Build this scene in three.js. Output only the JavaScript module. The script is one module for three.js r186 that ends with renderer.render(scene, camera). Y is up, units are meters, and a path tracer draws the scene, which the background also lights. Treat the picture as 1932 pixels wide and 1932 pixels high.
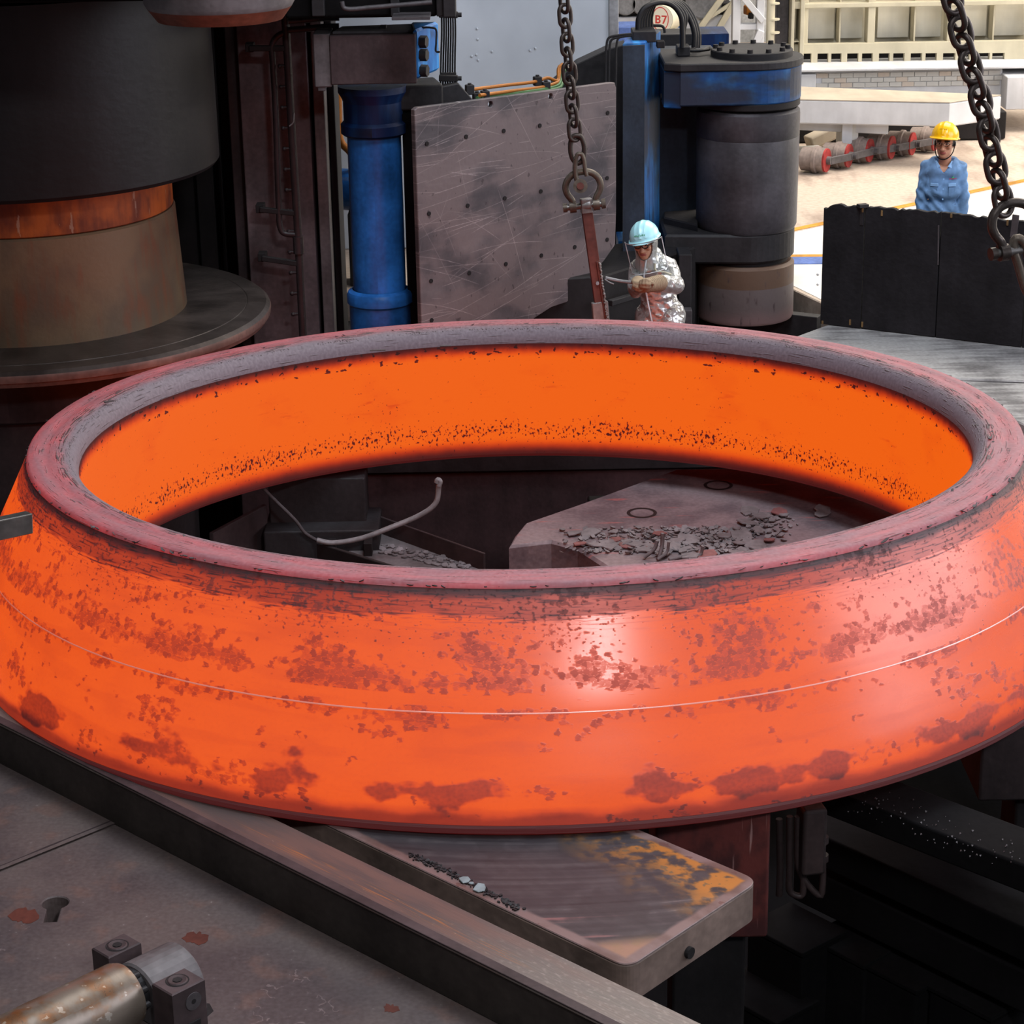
import * as THREE from 'three';
import { RoundedBoxGeometry } from 'three/addons/geometries/RoundedBoxGeometry.js';
import { mergeGeometries, toCreasedNormals } from 'three/addons/utils/BufferGeometryUtils.js';
import { RectAreaLightUniformsLib } from 'three/addons/lights/RectAreaLightUniformsLib.js';

RectAreaLightUniformsLib.init();
const V = (x, y, z) => new THREE.Vector3(x, y, z);
const scene = new THREE.Scene();

// ---------------------------------------------------------------- camera
const EYE = V(0, 5.2, -4.27);
const FWD = V(0, -0.33705341, -0.94148553), UPV = V(0.0174552, 0.94134209, -0.33700206);
const RGT = new THREE.Vector3().crossVectors(FWD, UPV).normalize();
const FOCAL = 4187.63, HALF = 966;
const camera = new THREE.PerspectiveCamera(25.97949, 1, 0.5, 120);
camera.position.copy(EYE);
camera.up.copy(UPV);
camera.lookAt(EYE.clone().add(FWD));
camera.updateMatrixWorld();
scene.add(camera);

// ---------------------------------------------------------------- sky, lights, exposure
scene.background = new THREE.Color(0.55, 0.62, 0.7);
const renderer = new THREE.WebGLRenderer({ antialias: true });
renderer.toneMapping = THREE.LinearToneMapping;
renderer.toneMappingExposure = 1.0;
renderer.shadowMap.enabled = true;
// unseen roof and side light panels: [name, x, y, z, width, length, intensity, colour, direction]
const PANELS = [
  ['unseen_roof_light', 9, 12.75, -32, 13, 12, 6.8, 0xfff6ea, 'down'],  // out of view, placed to brighten the far hall
  ['unseen_roof_light', 1.8, 12.75, -16, 4.5, 7, 15, 0xeef4ff, 'down'],  // out of view, placed to light the ring from above
  ['unseen_roof_light', 4.9, 12.75, 2.0, 1.5, 2.6, 170, 0xf6f8ff, 'down'],  // out of view, placed to make the highlight on the ring front
  ['unseen_roof_light', -2.5, 12.75, -5, 6, 3, 6, 0xf2f2f4, 'down'],  // added fill panel for the column and the foreground
  ['window', 15.7, 6, -15, 12, 6, 5.0, 0xeef0ff, 'left'],  // out of view, placed for the sheen on the right of the ring
  ['window', 15.7, 5.5, -32, 12, 6, 5, 0xfff4e8, 'left'],  // out of view, placed to light the far floor from the right
];

// ---------------------------------------------------------------- helpers
let seed = 7;
const rnd = () => { seed = (seed * 1664525 + 1013904223) >>> 0; return seed / 4294967296; };
const rr = (a, b) => a + (b - a) * rnd();
const clamp = (x, a = 0, b = 1) => x < a ? a : x > b ? b : x;
const mix = (a, b, t) => a + (b - a) * t;
const sst = (a, b, x) => { const t = clamp((x - a) / (b - a)); return t * t * (3 - 2 * t); };
// a measured point of the photograph turned into a place: on the upright plane z = -d, or on a level
function ray(px, py) { return FWD.clone().addScaledVector(RGT, (px - HALF) / FOCAL).addScaledVector(UPV, -(py - HALF) / FOCAL); }
function at(px, py, d) { const v = ray(px, py); return v.multiplyScalar((d + EYE.z) / -v.z).add(EYE); }
function on(px, py, y) { const v = ray(px, py); return v.multiplyScalar((y - EYE.y) / v.y).add(EYE); }

const taken = {};
function numbered(name) { const n = taken[name] = (taken[name] ?? -1) + 1; return n ? name + '_' + String(n).padStart(3, '0') : name; }
const ORIGIN = new WeakMap();
function tag(o, label, category, group, kind) {
  if (label) o.userData.label = label;
  if (category) o.userData.category = category;
  if (group) o.userData.group = group;
  if (kind) o.userData.kind = kind;
  return o;
}
function thing(name, label, category, base, group) {
  const o = new THREE.Group(); o.name = numbered(name); scene.add(o);
  o.position.copy(base); ORIGIN.set(o, base.clone());
  return tag(o, label, category, group);
}
function boxUV(g) {
  const p = g.attributes.position, n = g.attributes.normal, uv = new Float32Array(p.count * 2);
  for (let i = 0; i < p.count; i++) {
    const ax = Math.abs(n.getX(i)), ay = Math.abs(n.getY(i)), az = Math.abs(n.getZ(i));
    if (ay >= ax && ay >= az) { uv[2 * i] = p.getX(i); uv[2 * i + 1] = p.getZ(i); }
    else if (ax > az) { uv[2 * i] = p.getZ(i); uv[2 * i + 1] = p.getY(i); }
    else { uv[2 * i] = p.getX(i); uv[2 * i + 1] = p.getY(i); }
  }
  g.setAttribute('uv', new THREE.BufferAttribute(uv, 2));
  return g;
}
function plain(g) {   // position, normal, uv only, without an index
  if (g.index) g = g.toNonIndexed();
  for (const k of Object.keys(g.attributes)) if (!['position', 'normal', 'uv'].includes(k)) g.deleteAttribute(k);
  if (!g.attributes.uv) boxUV(g);
  return g;
}
const mg = list => mergeGeometries(list.map(plain), false);
// a mesh given in world coordinates, hung under its thing (or part)
function part(parent, name, geo, mat, keepUV = false) {
  if (Array.isArray(geo)) geo = mg(geo);
  if (!keepUV && !geo.userData.keep) { geo = geo.index ? geo.toNonIndexed() : geo; boxUV(geo); }
  const base = ORIGIN.get(parent);
  geo.translate(-base.x, -base.y, -base.z);
  const m = new THREE.Mesh(geo, mat); m.name = name; m.castShadow = m.receiveShadow = true;
  ORIGIN.set(m, base); parent.add(m);
  return m;
}
function struct(name, geo, mat, keepUV) {
  if (Array.isArray(geo)) geo = mg(geo);
  if (!keepUV) { geo = geo.index ? geo.toNonIndexed() : geo; boxUV(geo); }
  const m = new THREE.Mesh(geo, mat); m.name = numbered(name); m.castShadow = m.receiveShadow = true;
  m.userData.kind = 'structure'; ORIGIN.set(m, V(0, 0, 0)); scene.add(m);
  return m;
}
// shapes
function bx(x0, x1, y0, y1, z0, z1, r = 0.012) {
  const w = x1 - x0, h = y1 - y0, d = z1 - z0;
  return new RoundedBoxGeometry(w, h, d, 1, Math.min(r, w * .4, h * .4, d * .4)).translate((x0 + x1) / 2, (y0 + y1) / 2, (z0 + z1) / 2);
}
function ob(c, w, h, d, turn = 0, r = 0.012, tilt = 0, roll = 0) {
  const g = new RoundedBoxGeometry(w, h, d, 1, Math.min(r, w * .4, h * .4, d * .4));
  if (roll) g.rotateZ(roll); if (tilt) g.rotateX(tilt);
  return g.rotateY(turn).translate(c.x, c.y, c.z);
}
function shapeOf(pts, rad = 0) {
  const s = new THREE.Shape(), n = pts.length;
  if (!rad) { s.moveTo(...pts[0]); for (let i = 1; i < n; i++) s.lineTo(...pts[i]); s.closePath(); return s; }
  for (let i = 0; i < n; i++) {
    const a = pts[(i + n - 1) % n], b = pts[i], c = pts[(i + 1) % n];
    const la = Math.hypot(a[0] - b[0], a[1] - b[1]), lc = Math.hypot(c[0] - b[0], c[1] - b[1]), k = Math.min(rad, la * .45, lc * .45);
    const p = [b[0] + (a[0] - b[0]) / la * k, b[1] + (a[1] - b[1]) / la * k], q = [b[0] + (c[0] - b[0]) / lc * k, b[1] + (c[1] - b[1]) / lc * k];
    i ? s.lineTo(...p) : s.moveTo(...p);
    s.quadraticCurveTo(b[0], b[1], q[0], q[1]);
  }
  s.closePath(); return s;
}
function extr(shape, depth, bev = 0.01, seg = 8) {
  return new THREE.ExtrudeGeometry(shape, { depth: depth - 2 * bev, bevelEnabled: bev > 0, bevelThickness: bev, bevelSize: bev, bevelOffset: -bev, bevelSegments: 1, curveSegments: seg }).translate(0, 0, bev);
}
// upright prism over a polygon of [x, z]
function prism(poly, y0, y1, bev = 0.01, rad = 0) {
  return extr(shapeOf(poly.map(([x, z]) => [x, -z]), rad), y1 - y0, bev).rotateX(-Math.PI / 2).translate(0, y0, 0);
}
const xz = (...v) => v.map(p => [p.x, p.z]);
// a standing slab whose outline lies in the upright plane through A along U; sticks out thick along the normal towards the viewer
function standing(shape, A, U, thick, bev = 0.008) {
  const u = U.clone().setY(0).normalize(), n = new THREE.Vector3().crossVectors(u, V(0, 1, 0));
  const m = new THREE.Matrix4().makeBasis(u, V(0, 1, 0), n).setPosition(A.x, 0, A.z);
  return extr(shape, thick, bev).translate(0, 0, -thick).applyMatrix4(m);
}
// turned body: profile [[r, y], ...]; u = metres round, v = metres along (or 0..1 with unit)
function turned(x, z, prof, seg = 96, o = {}) {
  const crease = Math.cos(o.crease ?? 0.6), n = prof.length, segs = [];
  let len = 0; const L = [0];
  for (let i = 0; i < n - 1; i++) {
    const dr = prof[i + 1][0] - prof[i][0], dy = prof[i + 1][1] - prof[i][1], l = Math.hypot(dr, dy) || 1e-6;
    len += l; L.push(len); segs.push([dy / l * (o.flip ? 1 : -1), dr / l * (o.flip ? -1 : 1)]);   // normal (r, y) with the body to the inside when the profile runs downwards
  }
  const f0 = o.from ?? 0, f1 = o.to ?? Math.PI * 2, pos = [], nor = [], uv = [], idx = [];
  const rAvg = prof.reduce((a, p) => a + p[0], 0) / n;
  for (let i = 0; i < n - 1; i++) {
    const s = segs[i], ends = [[i, i > 0 ? segs[i - 1] : null], [i + 1, i < n - 2 ? segs[i + 1] : null]];
    const b = pos.length / 3;
    for (const [k, other] of ends) {
      let nr = s[0], ny = s[1];
      if (other && s[0] * other[0] + s[1] * other[1] > crease) { nr += other[0]; ny += other[1]; const q = Math.hypot(nr, ny); nr /= q; ny /= q; }
      for (let j = 0; j <= seg; j++) {
        const f = f0 + (f1 - f0) * j / seg, sn = Math.sin(f), cs = Math.cos(f);
        pos.push(x + prof[k][0] * sn, prof[k][1], z + prof[k][0] * cs);
        nor.push(nr * sn, ny, nr * cs);
        uv.push(o.unit ? j / seg : f * rAvg, o.unit ? L[k] / len : L[k]);
      }
    }
    for (let j = 0; j < seg; j++) { const a = b + j, c = b + seg + 1 + j; o.flip ? idx.push(a, a + 1, c, c, a + 1, c + 1) : idx.push(a, c, a + 1, c, c + 1, a + 1); }
  }
  const g = new THREE.BufferGeometry();
  g.setAttribute('position', new THREE.Float32BufferAttribute(pos, 3));
  g.setAttribute('normal', new THREE.Float32BufferAttribute(nor, 3));
  g.setAttribute('uv', new THREE.Float32BufferAttribute(uv, 2));
  g.setIndex(idx); g.userData.keep = true;
  return g;
}
// profile of a closed cylinder with small chamfers, running downwards
function drum(r, y0, y1, c = 0.015, r2 = r) { return [[0.001, y1], [r2 - c, y1], [r2, y1 - c], [r, y0 + c], [r - c, y0], [0.001, y0]]; }
function tube(pts, r, seg = 48, sides = 10, closed = false) {
  const c = new THREE.CatmullRomCurve3(pts, closed, 'centripetal');
  const g = [new THREE.TubeGeometry(c, seg, r, sides, closed)];
  if (!closed) for (const e of [0, 1]) {
    const t = c.getTangent(e).multiplyScalar(e ? 1 : -1), p = c.getPoint(e);
    g.push(new THREE.CircleGeometry(r, sides).applyQuaternion(new THREE.Quaternion().setFromUnitVectors(V(0, 0, 1), t)).translate(p.x, p.y, p.z));
  }
  return mg(g);
}
function rod(a, b, r, sides = 14, r2 = r) {
  const d = b.clone().sub(a), g = new THREE.CylinderGeometry(r2, r, d.length(), sides);
  const m = a.clone().add(b).multiplyScalar(.5);
  return g.applyQuaternion(new THREE.Quaternion().setFromUnitVectors(V(0, 1, 0), d.normalize())).translate(m.x, m.y, m.z);
}
function bar(a, b, w, h, up = V(0, 1, 0), r = 0.008) {   // square bar from a to b
  const d = b.clone().sub(a), l = d.length(); d.normalize();
  const side = new THREE.Vector3().crossVectors(up, d).normalize(), u = new THREE.Vector3().crossVectors(d, side);
  const m = new THREE.Matrix4().makeBasis(side, u, d).setPosition(a.clone().add(b).multiplyScalar(.5));
  return new RoundedBoxGeometry(w, h, l, 1, Math.min(r, w * .3, h * .3)).applyMatrix4(m);
}
function hexBolt(c, axis, r, h) { return new THREE.CylinderGeometry(r, r * 1.02, h, 6).applyQuaternion(new THREE.Quaternion().setFromUnitVectors(V(0, 1, 0), axis.clone().normalize())).translate(c.x, c.y, c.z); }

// ---------------------------------------------------------------- noise and textures
const PERM = new Uint8Array(512); { const a = [...Array(256).keys()]; for (let i = 255; i; i--) { const j = Math.floor(rnd() * (i + 1)); [a[i], a[j]] = [a[j], a[i]]; } for (let i = 0; i < 512; i++) PERM[i] = a[i & 255]; }
const GX = new Float32Array(256), GY = new Float32Array(256); for (let i = 0; i < 256; i++) { GX[i] = Math.cos(i * 2.399); GY[i] = Math.sin(i * 2.399); }
const hash = (x, y, s) => PERM[PERM[PERM[x & 255] + (y & 255)] + (s & 255)];
const md = (a, n) => ((a % n) + n) % n;
function noise(x, y, px, py, s = 0) {     // gradient noise with periods px, py; about -0.7..0.7
  const xi = Math.floor(x), yi = Math.floor(y), fx = x - xi, fy = y - yi;
  const x0 = md(xi, px), x1 = md(xi + 1, px), y0 = md(yi, py), y1 = md(yi + 1, py);
  const u = fx * fx * fx * (fx * (fx * 6 - 15) + 10), v = fy * fy * fy * (fy * (fy * 6 - 15) + 10);
  const g = (h, a, b) => GX[h] * a + GY[h] * b;
  const a = g(hash(x0, y0, s), fx, fy), b = g(hash(x1, y0, s), fx - 1, fy), c = g(hash(x0, y1, s), fx, fy - 1), d = g(hash(x1, y1, s), fx - 1, fy - 1);
  return a + (b - a) * u + (c - a) * v + (a - b - c + d) * u * v;
}
function fbm(x, y, px, py, oct = 4, s = 0) { let a = 0, k = 1, t = 0; for (let i = 0; i < oct; i++) { a += k * noise(x, y, px, py, s + i); t += k; k *= .5; x *= 2; y *= 2; px *= 2; py *= 2; } return a / t * 1.6; }
function cells(x, y, px, py, s, out) {    // worley: out = [F1, F2, id]
  const xi = Math.floor(x), yi = Math.floor(y); let f1 = 9, f2 = 9, id = 0;
  for (let j = -1; j <= 1; j++) for (let i = -1; i <= 1; i++) {
    const cx = md(xi + i, px), cy = md(yi + j, py), h = hash(cx, cy, s), h2 = hash(cx, cy, s + 57);
    const dx = xi + i + .1 + h / 320 - x, dy = yi + j + .1 + h2 / 320 - y, d = Math.abs(dx) + Math.abs(dy) * .6 + Math.max(Math.abs(dx), Math.abs(dy)) * .6;
    if (d < f1) { f2 = f1; f1 = d; id = hash(cx, cy, s + 113); } else if (d < f2) f2 = d;
  }
  out[0] = f1; out[1] = f2; out[2] = id / 255;
}
function texture(w, h, fn, srgb = true, repeat = [1, 1]) {
  const d = new Uint8Array(w * h * 4);
  for (let j = 0; j < h; j++) for (let i = 0; i < w; i++) {
    const c = fn((i + .5) / w, (j + .5) / h), k = (j * w + i) * 4;
    if (typeof c === 'number') d[k] = d[k + 1] = d[k + 2] = clamp(c, 0, 255); else { d[k] = clamp(c[0], 0, 255); d[k + 1] = clamp(c[1], 0, 255); d[k + 2] = clamp(c[2], 0, 255); }
    d[k + 3] = 255;
  }
  const t = new THREE.DataTexture(d, w, h, THREE.RGBAFormat);
  t.wrapS = t.wrapT = THREE.RepeatWrapping; t.magFilter = THREE.LinearFilter; t.minFilter = THREE.LinearMipmapLinearFilter; t.generateMipmaps = true;
  if (srgb) t.colorSpace = THREE.SRGBColorSpace;
  t.repeat.set(...repeat); t.needsUpdate = true;
  return t;
}
const ramp = (stops, t) => { t = clamp(t); for (let i = 1; i < stops.length; i++) if (t <= stops[i][0]) { const a = stops[i - 1], b = stops[i], k = (t - a[0]) / (b[0] - a[0]); return [mix(a[1], b[1], k), mix(a[2], b[2], k), mix(a[3], b[3], k)]; } return stops[stops.length - 1].slice(1); };
const mix3 = (a, b, t) => [mix(a[0], b[0], t), mix(a[1], b[1], t), mix(a[2], b[2], t)];
const again = (t, rx, ry = rx) => { const c = t.clone(); c.repeat.set(rx, ry); c.needsUpdate = true; return c; };

const softTex = texture(512, 512, (u, v) => 232 + fbm(u * 4, v * 4, 4, 4, 6, 1) * 28 + fbm(u * 16, v * 3, 16, 3, 4, 11) * 12, true, [1 / 2.4, 1 / 2.4]);
// grime: neutral mottling that tints multiply
const grimeTex = texture(1024, 1024, (u, v) => {
  const a = fbm(u * 5, v * 5, 5, 5, 6, 1), b = fbm(u * 20, v * 3, 20, 3, 4, 11), c = fbm(u * 60, v * 60, 60, 60, 2, 21);
  return 205 + a * 75 + b * 26 + c * 22;
}, true, [1 / 2.4, 1 / 2.4]);
const grimeBump = texture(512, 512, (u, v) => 128 + fbm(u * 24, v * 24, 24, 24, 5, 31) * 110, false, [1 / 1.2, 1 / 1.2]);
function steel(hex, rough = .6, metal = 0, o = {}) {
  const m = new THREE.MeshPhysicalMaterial({ color: hex, roughness: rough, metalness: metal, map: o.map ?? grimeTex, specularIntensity: o.spec ?? .6 });
  if (o.bump !== 0) { m.bumpMap = grimeBump; m.bumpScale = o.bump ?? .002; }
  return m;
}
const soft = (hex, rough) => steel(hex, rough, 0, { map: softTex, bump: .001 });
const M = {
  black: steel(0x211d1e, .7), dark: steel(0x2c2a2c, .6), darkBrown: steel(0x3d3233, .65), plum: steel(0x4d3f40, .6), grey: steel(0x5a5557, .55),
  midGrey: steel(0x716b6c, .55), wheel: steel(0xa3938b, .6), shadedRed: steel(0x6a2426, .7), panelCream: soft(0xe4dfce, .65), rollGrey: steel(0x474448, .5), lightGrey: steel(0x9a9a9c, .5),
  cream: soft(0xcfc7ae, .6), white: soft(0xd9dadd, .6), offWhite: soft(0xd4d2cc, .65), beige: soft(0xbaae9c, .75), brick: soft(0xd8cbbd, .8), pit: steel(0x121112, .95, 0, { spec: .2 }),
  redPaint: steel(0xb63a38, .6), orangePipe: steel(0xc77a28, .5), greenPipe: steel(0x53814f, .5), cable: steel(0x1c1b1d, .55, 0, { bump: 0 }),
  chain: steel(0x4b413c, .42, .5, { spec: .8 }), shackle: steel(0x6f655a, .42, .55), redBar: steel(0x6b3a31, .6), weld: steel(0x9c9895, .4, .5),
  brightSteel: steel(0x8d8a86, .35, .7), yellowLine: steel(0xe0a03a, .7), blueLine: steel(0x6d89cf, .7), rubber: steel(0x15130f, .8),
};

// blue paint worn and sooty
const blueTex = texture(1024, 1024, (u, v) => {
  const a = fbm(u * 4, v * 2.0, 4, 2, 6, 41), b = fbm(u * 30, v * 4, 30, 4, 4, 47), c = fbm(u * 8, v * 8, 8, 8, 5, 53);
  let col = mix3([26, 92, 160], [52, 138, 204], sst(-.2, .5, b));
  col = mix3(col, [56, 60, 72], sst(-.12, .38, a + c * .35) * .94);
  return mix3(col, [20, 40, 70], sst(.25, .6, c) * .5);
}, true, [1 / 2.2, 1 / 2.2]);
M.blue = steel(0xffffff, .45, 0, { map: blueTex });
M.blueDark = steel(0x515c70, .5, 0, { map: blueTex }); M.navy = steel(0x2a3340, .5); M.blueArm = steel(0xb4bac4, .5, 0, { map: again(blueTex, 1 / 5, 1 / 1.2) });
M.blueBarrel = steel(0x2b72c4, .36);
// foreground floor plates
const plateTex = texture(1024, 1024, (u, v) => {
  const a = fbm(u * 4, v * 4, 4, 4, 6, 61), b = fbm(u * 14, v * 14, 14, 14, 5, 67), c = fbm(u * 120, v * 120, 120, 120, 2, 71);
  let col = mix3([92, 81, 78], [74, 65, 65], sst(-.3, .4, a));
  col = mix3(col, [104, 80, 72], sst(.1, .5, b) * .55);
  const flake = Math.abs(fbm(u * 30, v * 30, 30, 30, 3, 77));
  if (flake < .035 && a > .3 && b > .05) col = mix3(col, [138, 122, 120], .5);
  if (c > .74) col = mix3(col, [150, 145, 140], .4);
  return [col[0] + c * 10, col[1] + c * 10, col[2] + c * 10];
}, true, [1 / 3, 1 / 3]);
M.floorPlate = steel(0xffffff, .5, 0, { map: plateTex, bump: .0015 });
// concrete of the hall
const concTex = texture(1024, 1024, (u, v) => {
  const a = fbm(u * 3, v * 3, 3, 3, 6, 81), b = fbm(u * 16, v * 4, 16, 4, 5, 87), c = fbm(u * 90, v * 90, 90, 90, 2, 91);
  const col = mix3([184, 169, 154], [142, 126, 114], sst(-.1, .55, a * .6 + b * .5));
  return [col[0] + c * 12, col[1] + c * 12, col[2] + c * 12];
}, true, [1 / 5, 1 / 5]);
M.concrete = steel(0xffffff, .8, 0, { map: concTex, bump: .003 });
M.sunlitConcrete = soft(0xeeeae4, .8);
const ledgeTex = texture(1024, 1024, (u, v) => {
  const a = fbm(u * 4, v * 4, 4, 4, 6, 95), b = fbm(u * 5, v * 40, 5, 40, 4, 97), c = fbm(u * 90, v * 90, 90, 90, 2, 99);
  return mix3([150, 149, 147], [92, 90, 90], sst(-.2, .6, a + b * .5)).map(q => q + c * 14);
}, true, [1 / 3, 1 / 3]);
M.ledge = steel(0xffffff, .75, 0, { map: ledgeTex, bump: .004 });
// scratched shield plate (uv in metres on its own plane)
const scr = []; for (let i = 0; i < 150; i++) { const a = rnd() < .65 ? rr(-.1, .35) : rr(0, 6.28); scr.push([rnd(), rnd(), Math.cos(a), Math.sin(a), rr(.05, .5), rr(-.5, .5), rr(.4, 1)]); }
const scratchMap = new Float32Array(1024 * 1024);
for (const [x, y, c, s, l, k, p] of scr) for (let t = 0; t < 1; t += .0016) {
  const q = t * l, X = x + c * q - s * k * q * q, Y = y + s * q + c * k * q * q, br = p * (.35 + .65 * Math.abs(noise(t * 14 + x * 99, y * 50, 256, 256, 3))) * Math.min(1, 6 * t, 6 * (1 - t));
  const i = md(Math.floor(X * 1024), 1024), j = md(Math.floor(Y * 1024), 1024);
  for (const [di, dj, w] of [[0, 0, 1], [1, 0, .6], [0, 1, .6], [0, -1, .35]]) { const o = md(j + dj, 1024) * 1024 + md(i + di, 1024); scratchMap[o] = Math.max(scratchMap[o], br * w); }
}
const shieldTex = texture(1024, 1024, (u, v) => {
  const a = fbm(u * 4, v * 4, 4, 4, 6, 101), b = fbm(u * 3, v * 14, 3, 14, 5, 107), c = fbm(u * 40, v * 24, 40, 24, 3, 111);
  let col = mix3([98, 87, 87], [60, 56, 59], sst(-.2, .5, a + b * .45));
  if (c > .5) col = mix3(col, [46, 38, 40], .5);
  return mix3(col, [178, 167, 165], Math.min(.8, scratchMap[Math.floor(v * 1023) * 1024 + Math.floor(u * 1023)]) + .12 * sst(.1, .6, b));
}, true, [1 / 2.2, 1 / 2.2]);
M.shield = steel(0xffffff, .5, 0, { map: shieldTex, bump: .002 });
// tan roll, rusty collar
const tanTex = texture(1024, 512, (u, v) => {
  const a = fbm(u * 6, v * 3, 6, 3, 6, 121), b = fbm(u * 40, v * 3, 40, 3, 4, 127);
  return mix3(mix3([126, 104, 80], [104, 88, 72], sst(-.3, .4, a)), [132, 78, 54], sst(.0, .5, b * .6 + a * .6) * .7);
}, true, [1 / 3, 1 / 1.5]);
M.tan = steel(0xdedbd8, .5, .15, { map: tanTex });
const rustTex = texture(1024, 256, (u, v) => {
  const a = fbm(u * 10, v * 2, 10, 2, 6, 131), b = fbm(u * 60, v * 2, 60, 2, 4, 137);
  let col = mix3([158, 78, 26], [92, 40, 22], sst(-.25, .45, a + b * .3));
  if (b > .48) col = mix3(col, [170, 150, 138], .55);
  return col;
}, true, [1 / 4, 1 / 1]);
M.rust = steel(0xffffff, .6, 0, { map: rustTex });
M.rustBevel = steel(0x9a5c48, .45, .3);
const sleeveTex = texture(512, 512, (u, v) => 190 + fbm(u * 24, v * 2, 24, 2, 5, 141) * 60 + fbm(u * 4, v * 4, 4, 4, 4, 143) * 40, true, [1 / 2.4, 1 / 2.4]);
M.sleeve = steel(0x1d1b1d, .5, 0, { map: sleeveTex });
// sheet-metal enclosure
const sheetTex = texture(512, 512, (u, v) => { const a = fbm(u * 3, v * 2, 3, 2, 5, 151); return [186 + a * 36, 192 + a * 36, 199 + a * 36]; }, true, [1 / 4, 1 / 4]);
M.sheet = steel(0xffffff, .55, 0, { map: sheetTex, bump: 0 });
// black tarred barrier panels
M.tar = steel(0x262528, .72, 0, { bump: .004, spec: .4 });
M.tanWood = steel(0x8d7048, .8);

// hot ring -------------------------------------------------------
const HOT = [[0, 20, 8, 9], [.22, 66, 16, 16], [.45, 138, 36, 16], [.7, 202, 62, 16], [1, 234, 84, 15]];
const OUTL = 1.245, RING_U = 10.7, W = [0, 0, 0];
// heat (0..1) and scale thickness of the outer face at s metres round, t metres down
function outerAt(s, t) {
  const P = 107, x = s * 10, nb = fbm(s * 1.5 / 1.07 * 1.0, t * 2.4, 15, 64, 5, 161), nc = fbm(s * 5 / 1.07, t * 7, 50, 64, 4, 167);
  const fine = fbm(s * 50 / 1.07, t * 50, 500, 256, 2, 199), wash = fbm(s * 1.2 / 1.07, t * 9, 12, 64, 5, 157);
  let heat = 1 - .1 * sst(-.1, .6, nb) + .04 * nc - .05 * Math.max(0, fine) - .06 * sst(.0, .35, wash);
  let scale = 0;
  // rough scaly band under the lip
  const streak = fbm(s * 6 / 1.07, t * 90, 60, 256, 4, 171), speck = fbm(s * 40 / 1.07, t * 42, 400, 256, 3, 177);
  const topEdge = .165 + .04 * nb + .035 * streak;
  heat *= mix(.6, 1, sst(topEdge - .02, topEdge + .008, t)) * mix(.3, 1, sst(.015, .075 + .04 * nc, t));
  heat -= .28 * sst(.05, .5, streak) * (1 - sst(.15, .30, t));
  if (speck > .27 + .42 * sst(.03, .5, t) + .3 * sst(.6, .7, t) - .35 * nb) scale = Math.max(scale, .45 + .45 * sst(.3, .7, speck));
  // plate-like scale flakes, thick near the ridge
  const band = .62 * Math.exp(-(((t - .495) / .07) ** 2)) + .56 * Math.exp(-(((t - .68) / .05) ** 2)) + .30 * Math.exp(-(((t - .36) / .12) ** 2)) + .10;
  const clump = fbm(s * 2.4 / 1.07, t * 5, 24, 64, 4, 181) + .42 * fbm(s * 11 / 1.07, t * 18, 110, 64, 3, 187);
  cells(s * 34 / 1.07 + .5 * fine, t * 30 + .5 * nc, 340, 256, 5, W);
  const edge = W[1] - W[0], d = clump * 1.15 + band * .95 + (W[2] - .5) * .55;
  const ridge = t > .565 && t < .625;
  if (d > .52 && !ridge) scale = Math.max(scale, (edge < .09 ? .03 : .26 + .34 * W[2] * W[2] + .12 * fine) * sst(.52, .60, d));
  if (d > .84 && !ridge) scale = Math.max(scale, edge < .08 ? .16 : .42 + .22 * W[2]);
  if (ridge && streak > .5) scale = Math.max(scale, .16);
  // cool soft patches towards the bottom
  const low = fbm(s * 3 / 1.07, t * 4, 30, 64, 5, 191), brush = fbm(s * 24 / 1.07, t * 5, 240, 64, 3, 193);
  scale = Math.max(scale, (.62 + .14 * nc + .1 * fine) * sst(.12, .34, low + .03 * brush + .2 * nc - 4.6 * Math.abs(t - 1.085) + .34));
  heat *= mix(1, .5, sst(1.13, 1.215, t + .04 * low));
  heat -= .04 * sst(.1, .5, fbm(s * 2 / 1.07, t * 14, 20, 64, 4, 197)) * sst(.8, 1, t);
  return [clamp(heat), clamp(scale)];
}
const ow = 2048, oh = 512, outerHeat = new Float32Array(ow * oh * 2);
for (let j = 0; j < oh; j++) for (let i = 0; i < ow; i++) { const r = outerAt((i + .5) / ow * RING_U, (j + .5) / oh * OUTL), k = (j * ow + i) * 2; outerHeat[k] = r[0]; outerHeat[k + 1] = r[1]; }
const outerPick = (u, v) => (Math.floor(v * oh) * ow + Math.floor(u * ow)) * 2;
const outerGlow = texture(ow, oh, (u, v) => { const k = outerPick(u, v), h = outerHeat[k] * (1 - .66 * outerHeat[k + 1]); return ramp(HOT, h); }, true, [2, 1]);
const outerBase = texture(ow, oh, (u, v) => { const k = outerPick(u, v), s = Math.max(outerHeat[k + 1], .9 * (1 - sst(.35, .7, outerHeat[k]))); return mix3([72, 58, 53], [50, 42, 43], s); }, true, [2, 1]);
const outerRough = texture(ow, oh, (u, v) => { const k = outerPick(u, v); return 78 + 130 * outerHeat[k + 1] + 120 * (1 - outerHeat[k]); }, false, [2, 1]);
const outerBump = texture(ow, oh, (u, v) => { const k = outerPick(u, v); return 110 + 120 * outerHeat[k + 1]; }, false, [2, 1]);
M.hotOuter = new THREE.MeshPhysicalMaterial({ color: 0xffffff, map: outerBase, emissive: 0xffffff, emissiveMap: outerGlow, emissiveIntensity: 1, roughness: .85, roughnessMap: outerRough, bumpMap: outerBump, bumpScale: .0014, specularIntensity: 1 });
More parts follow.
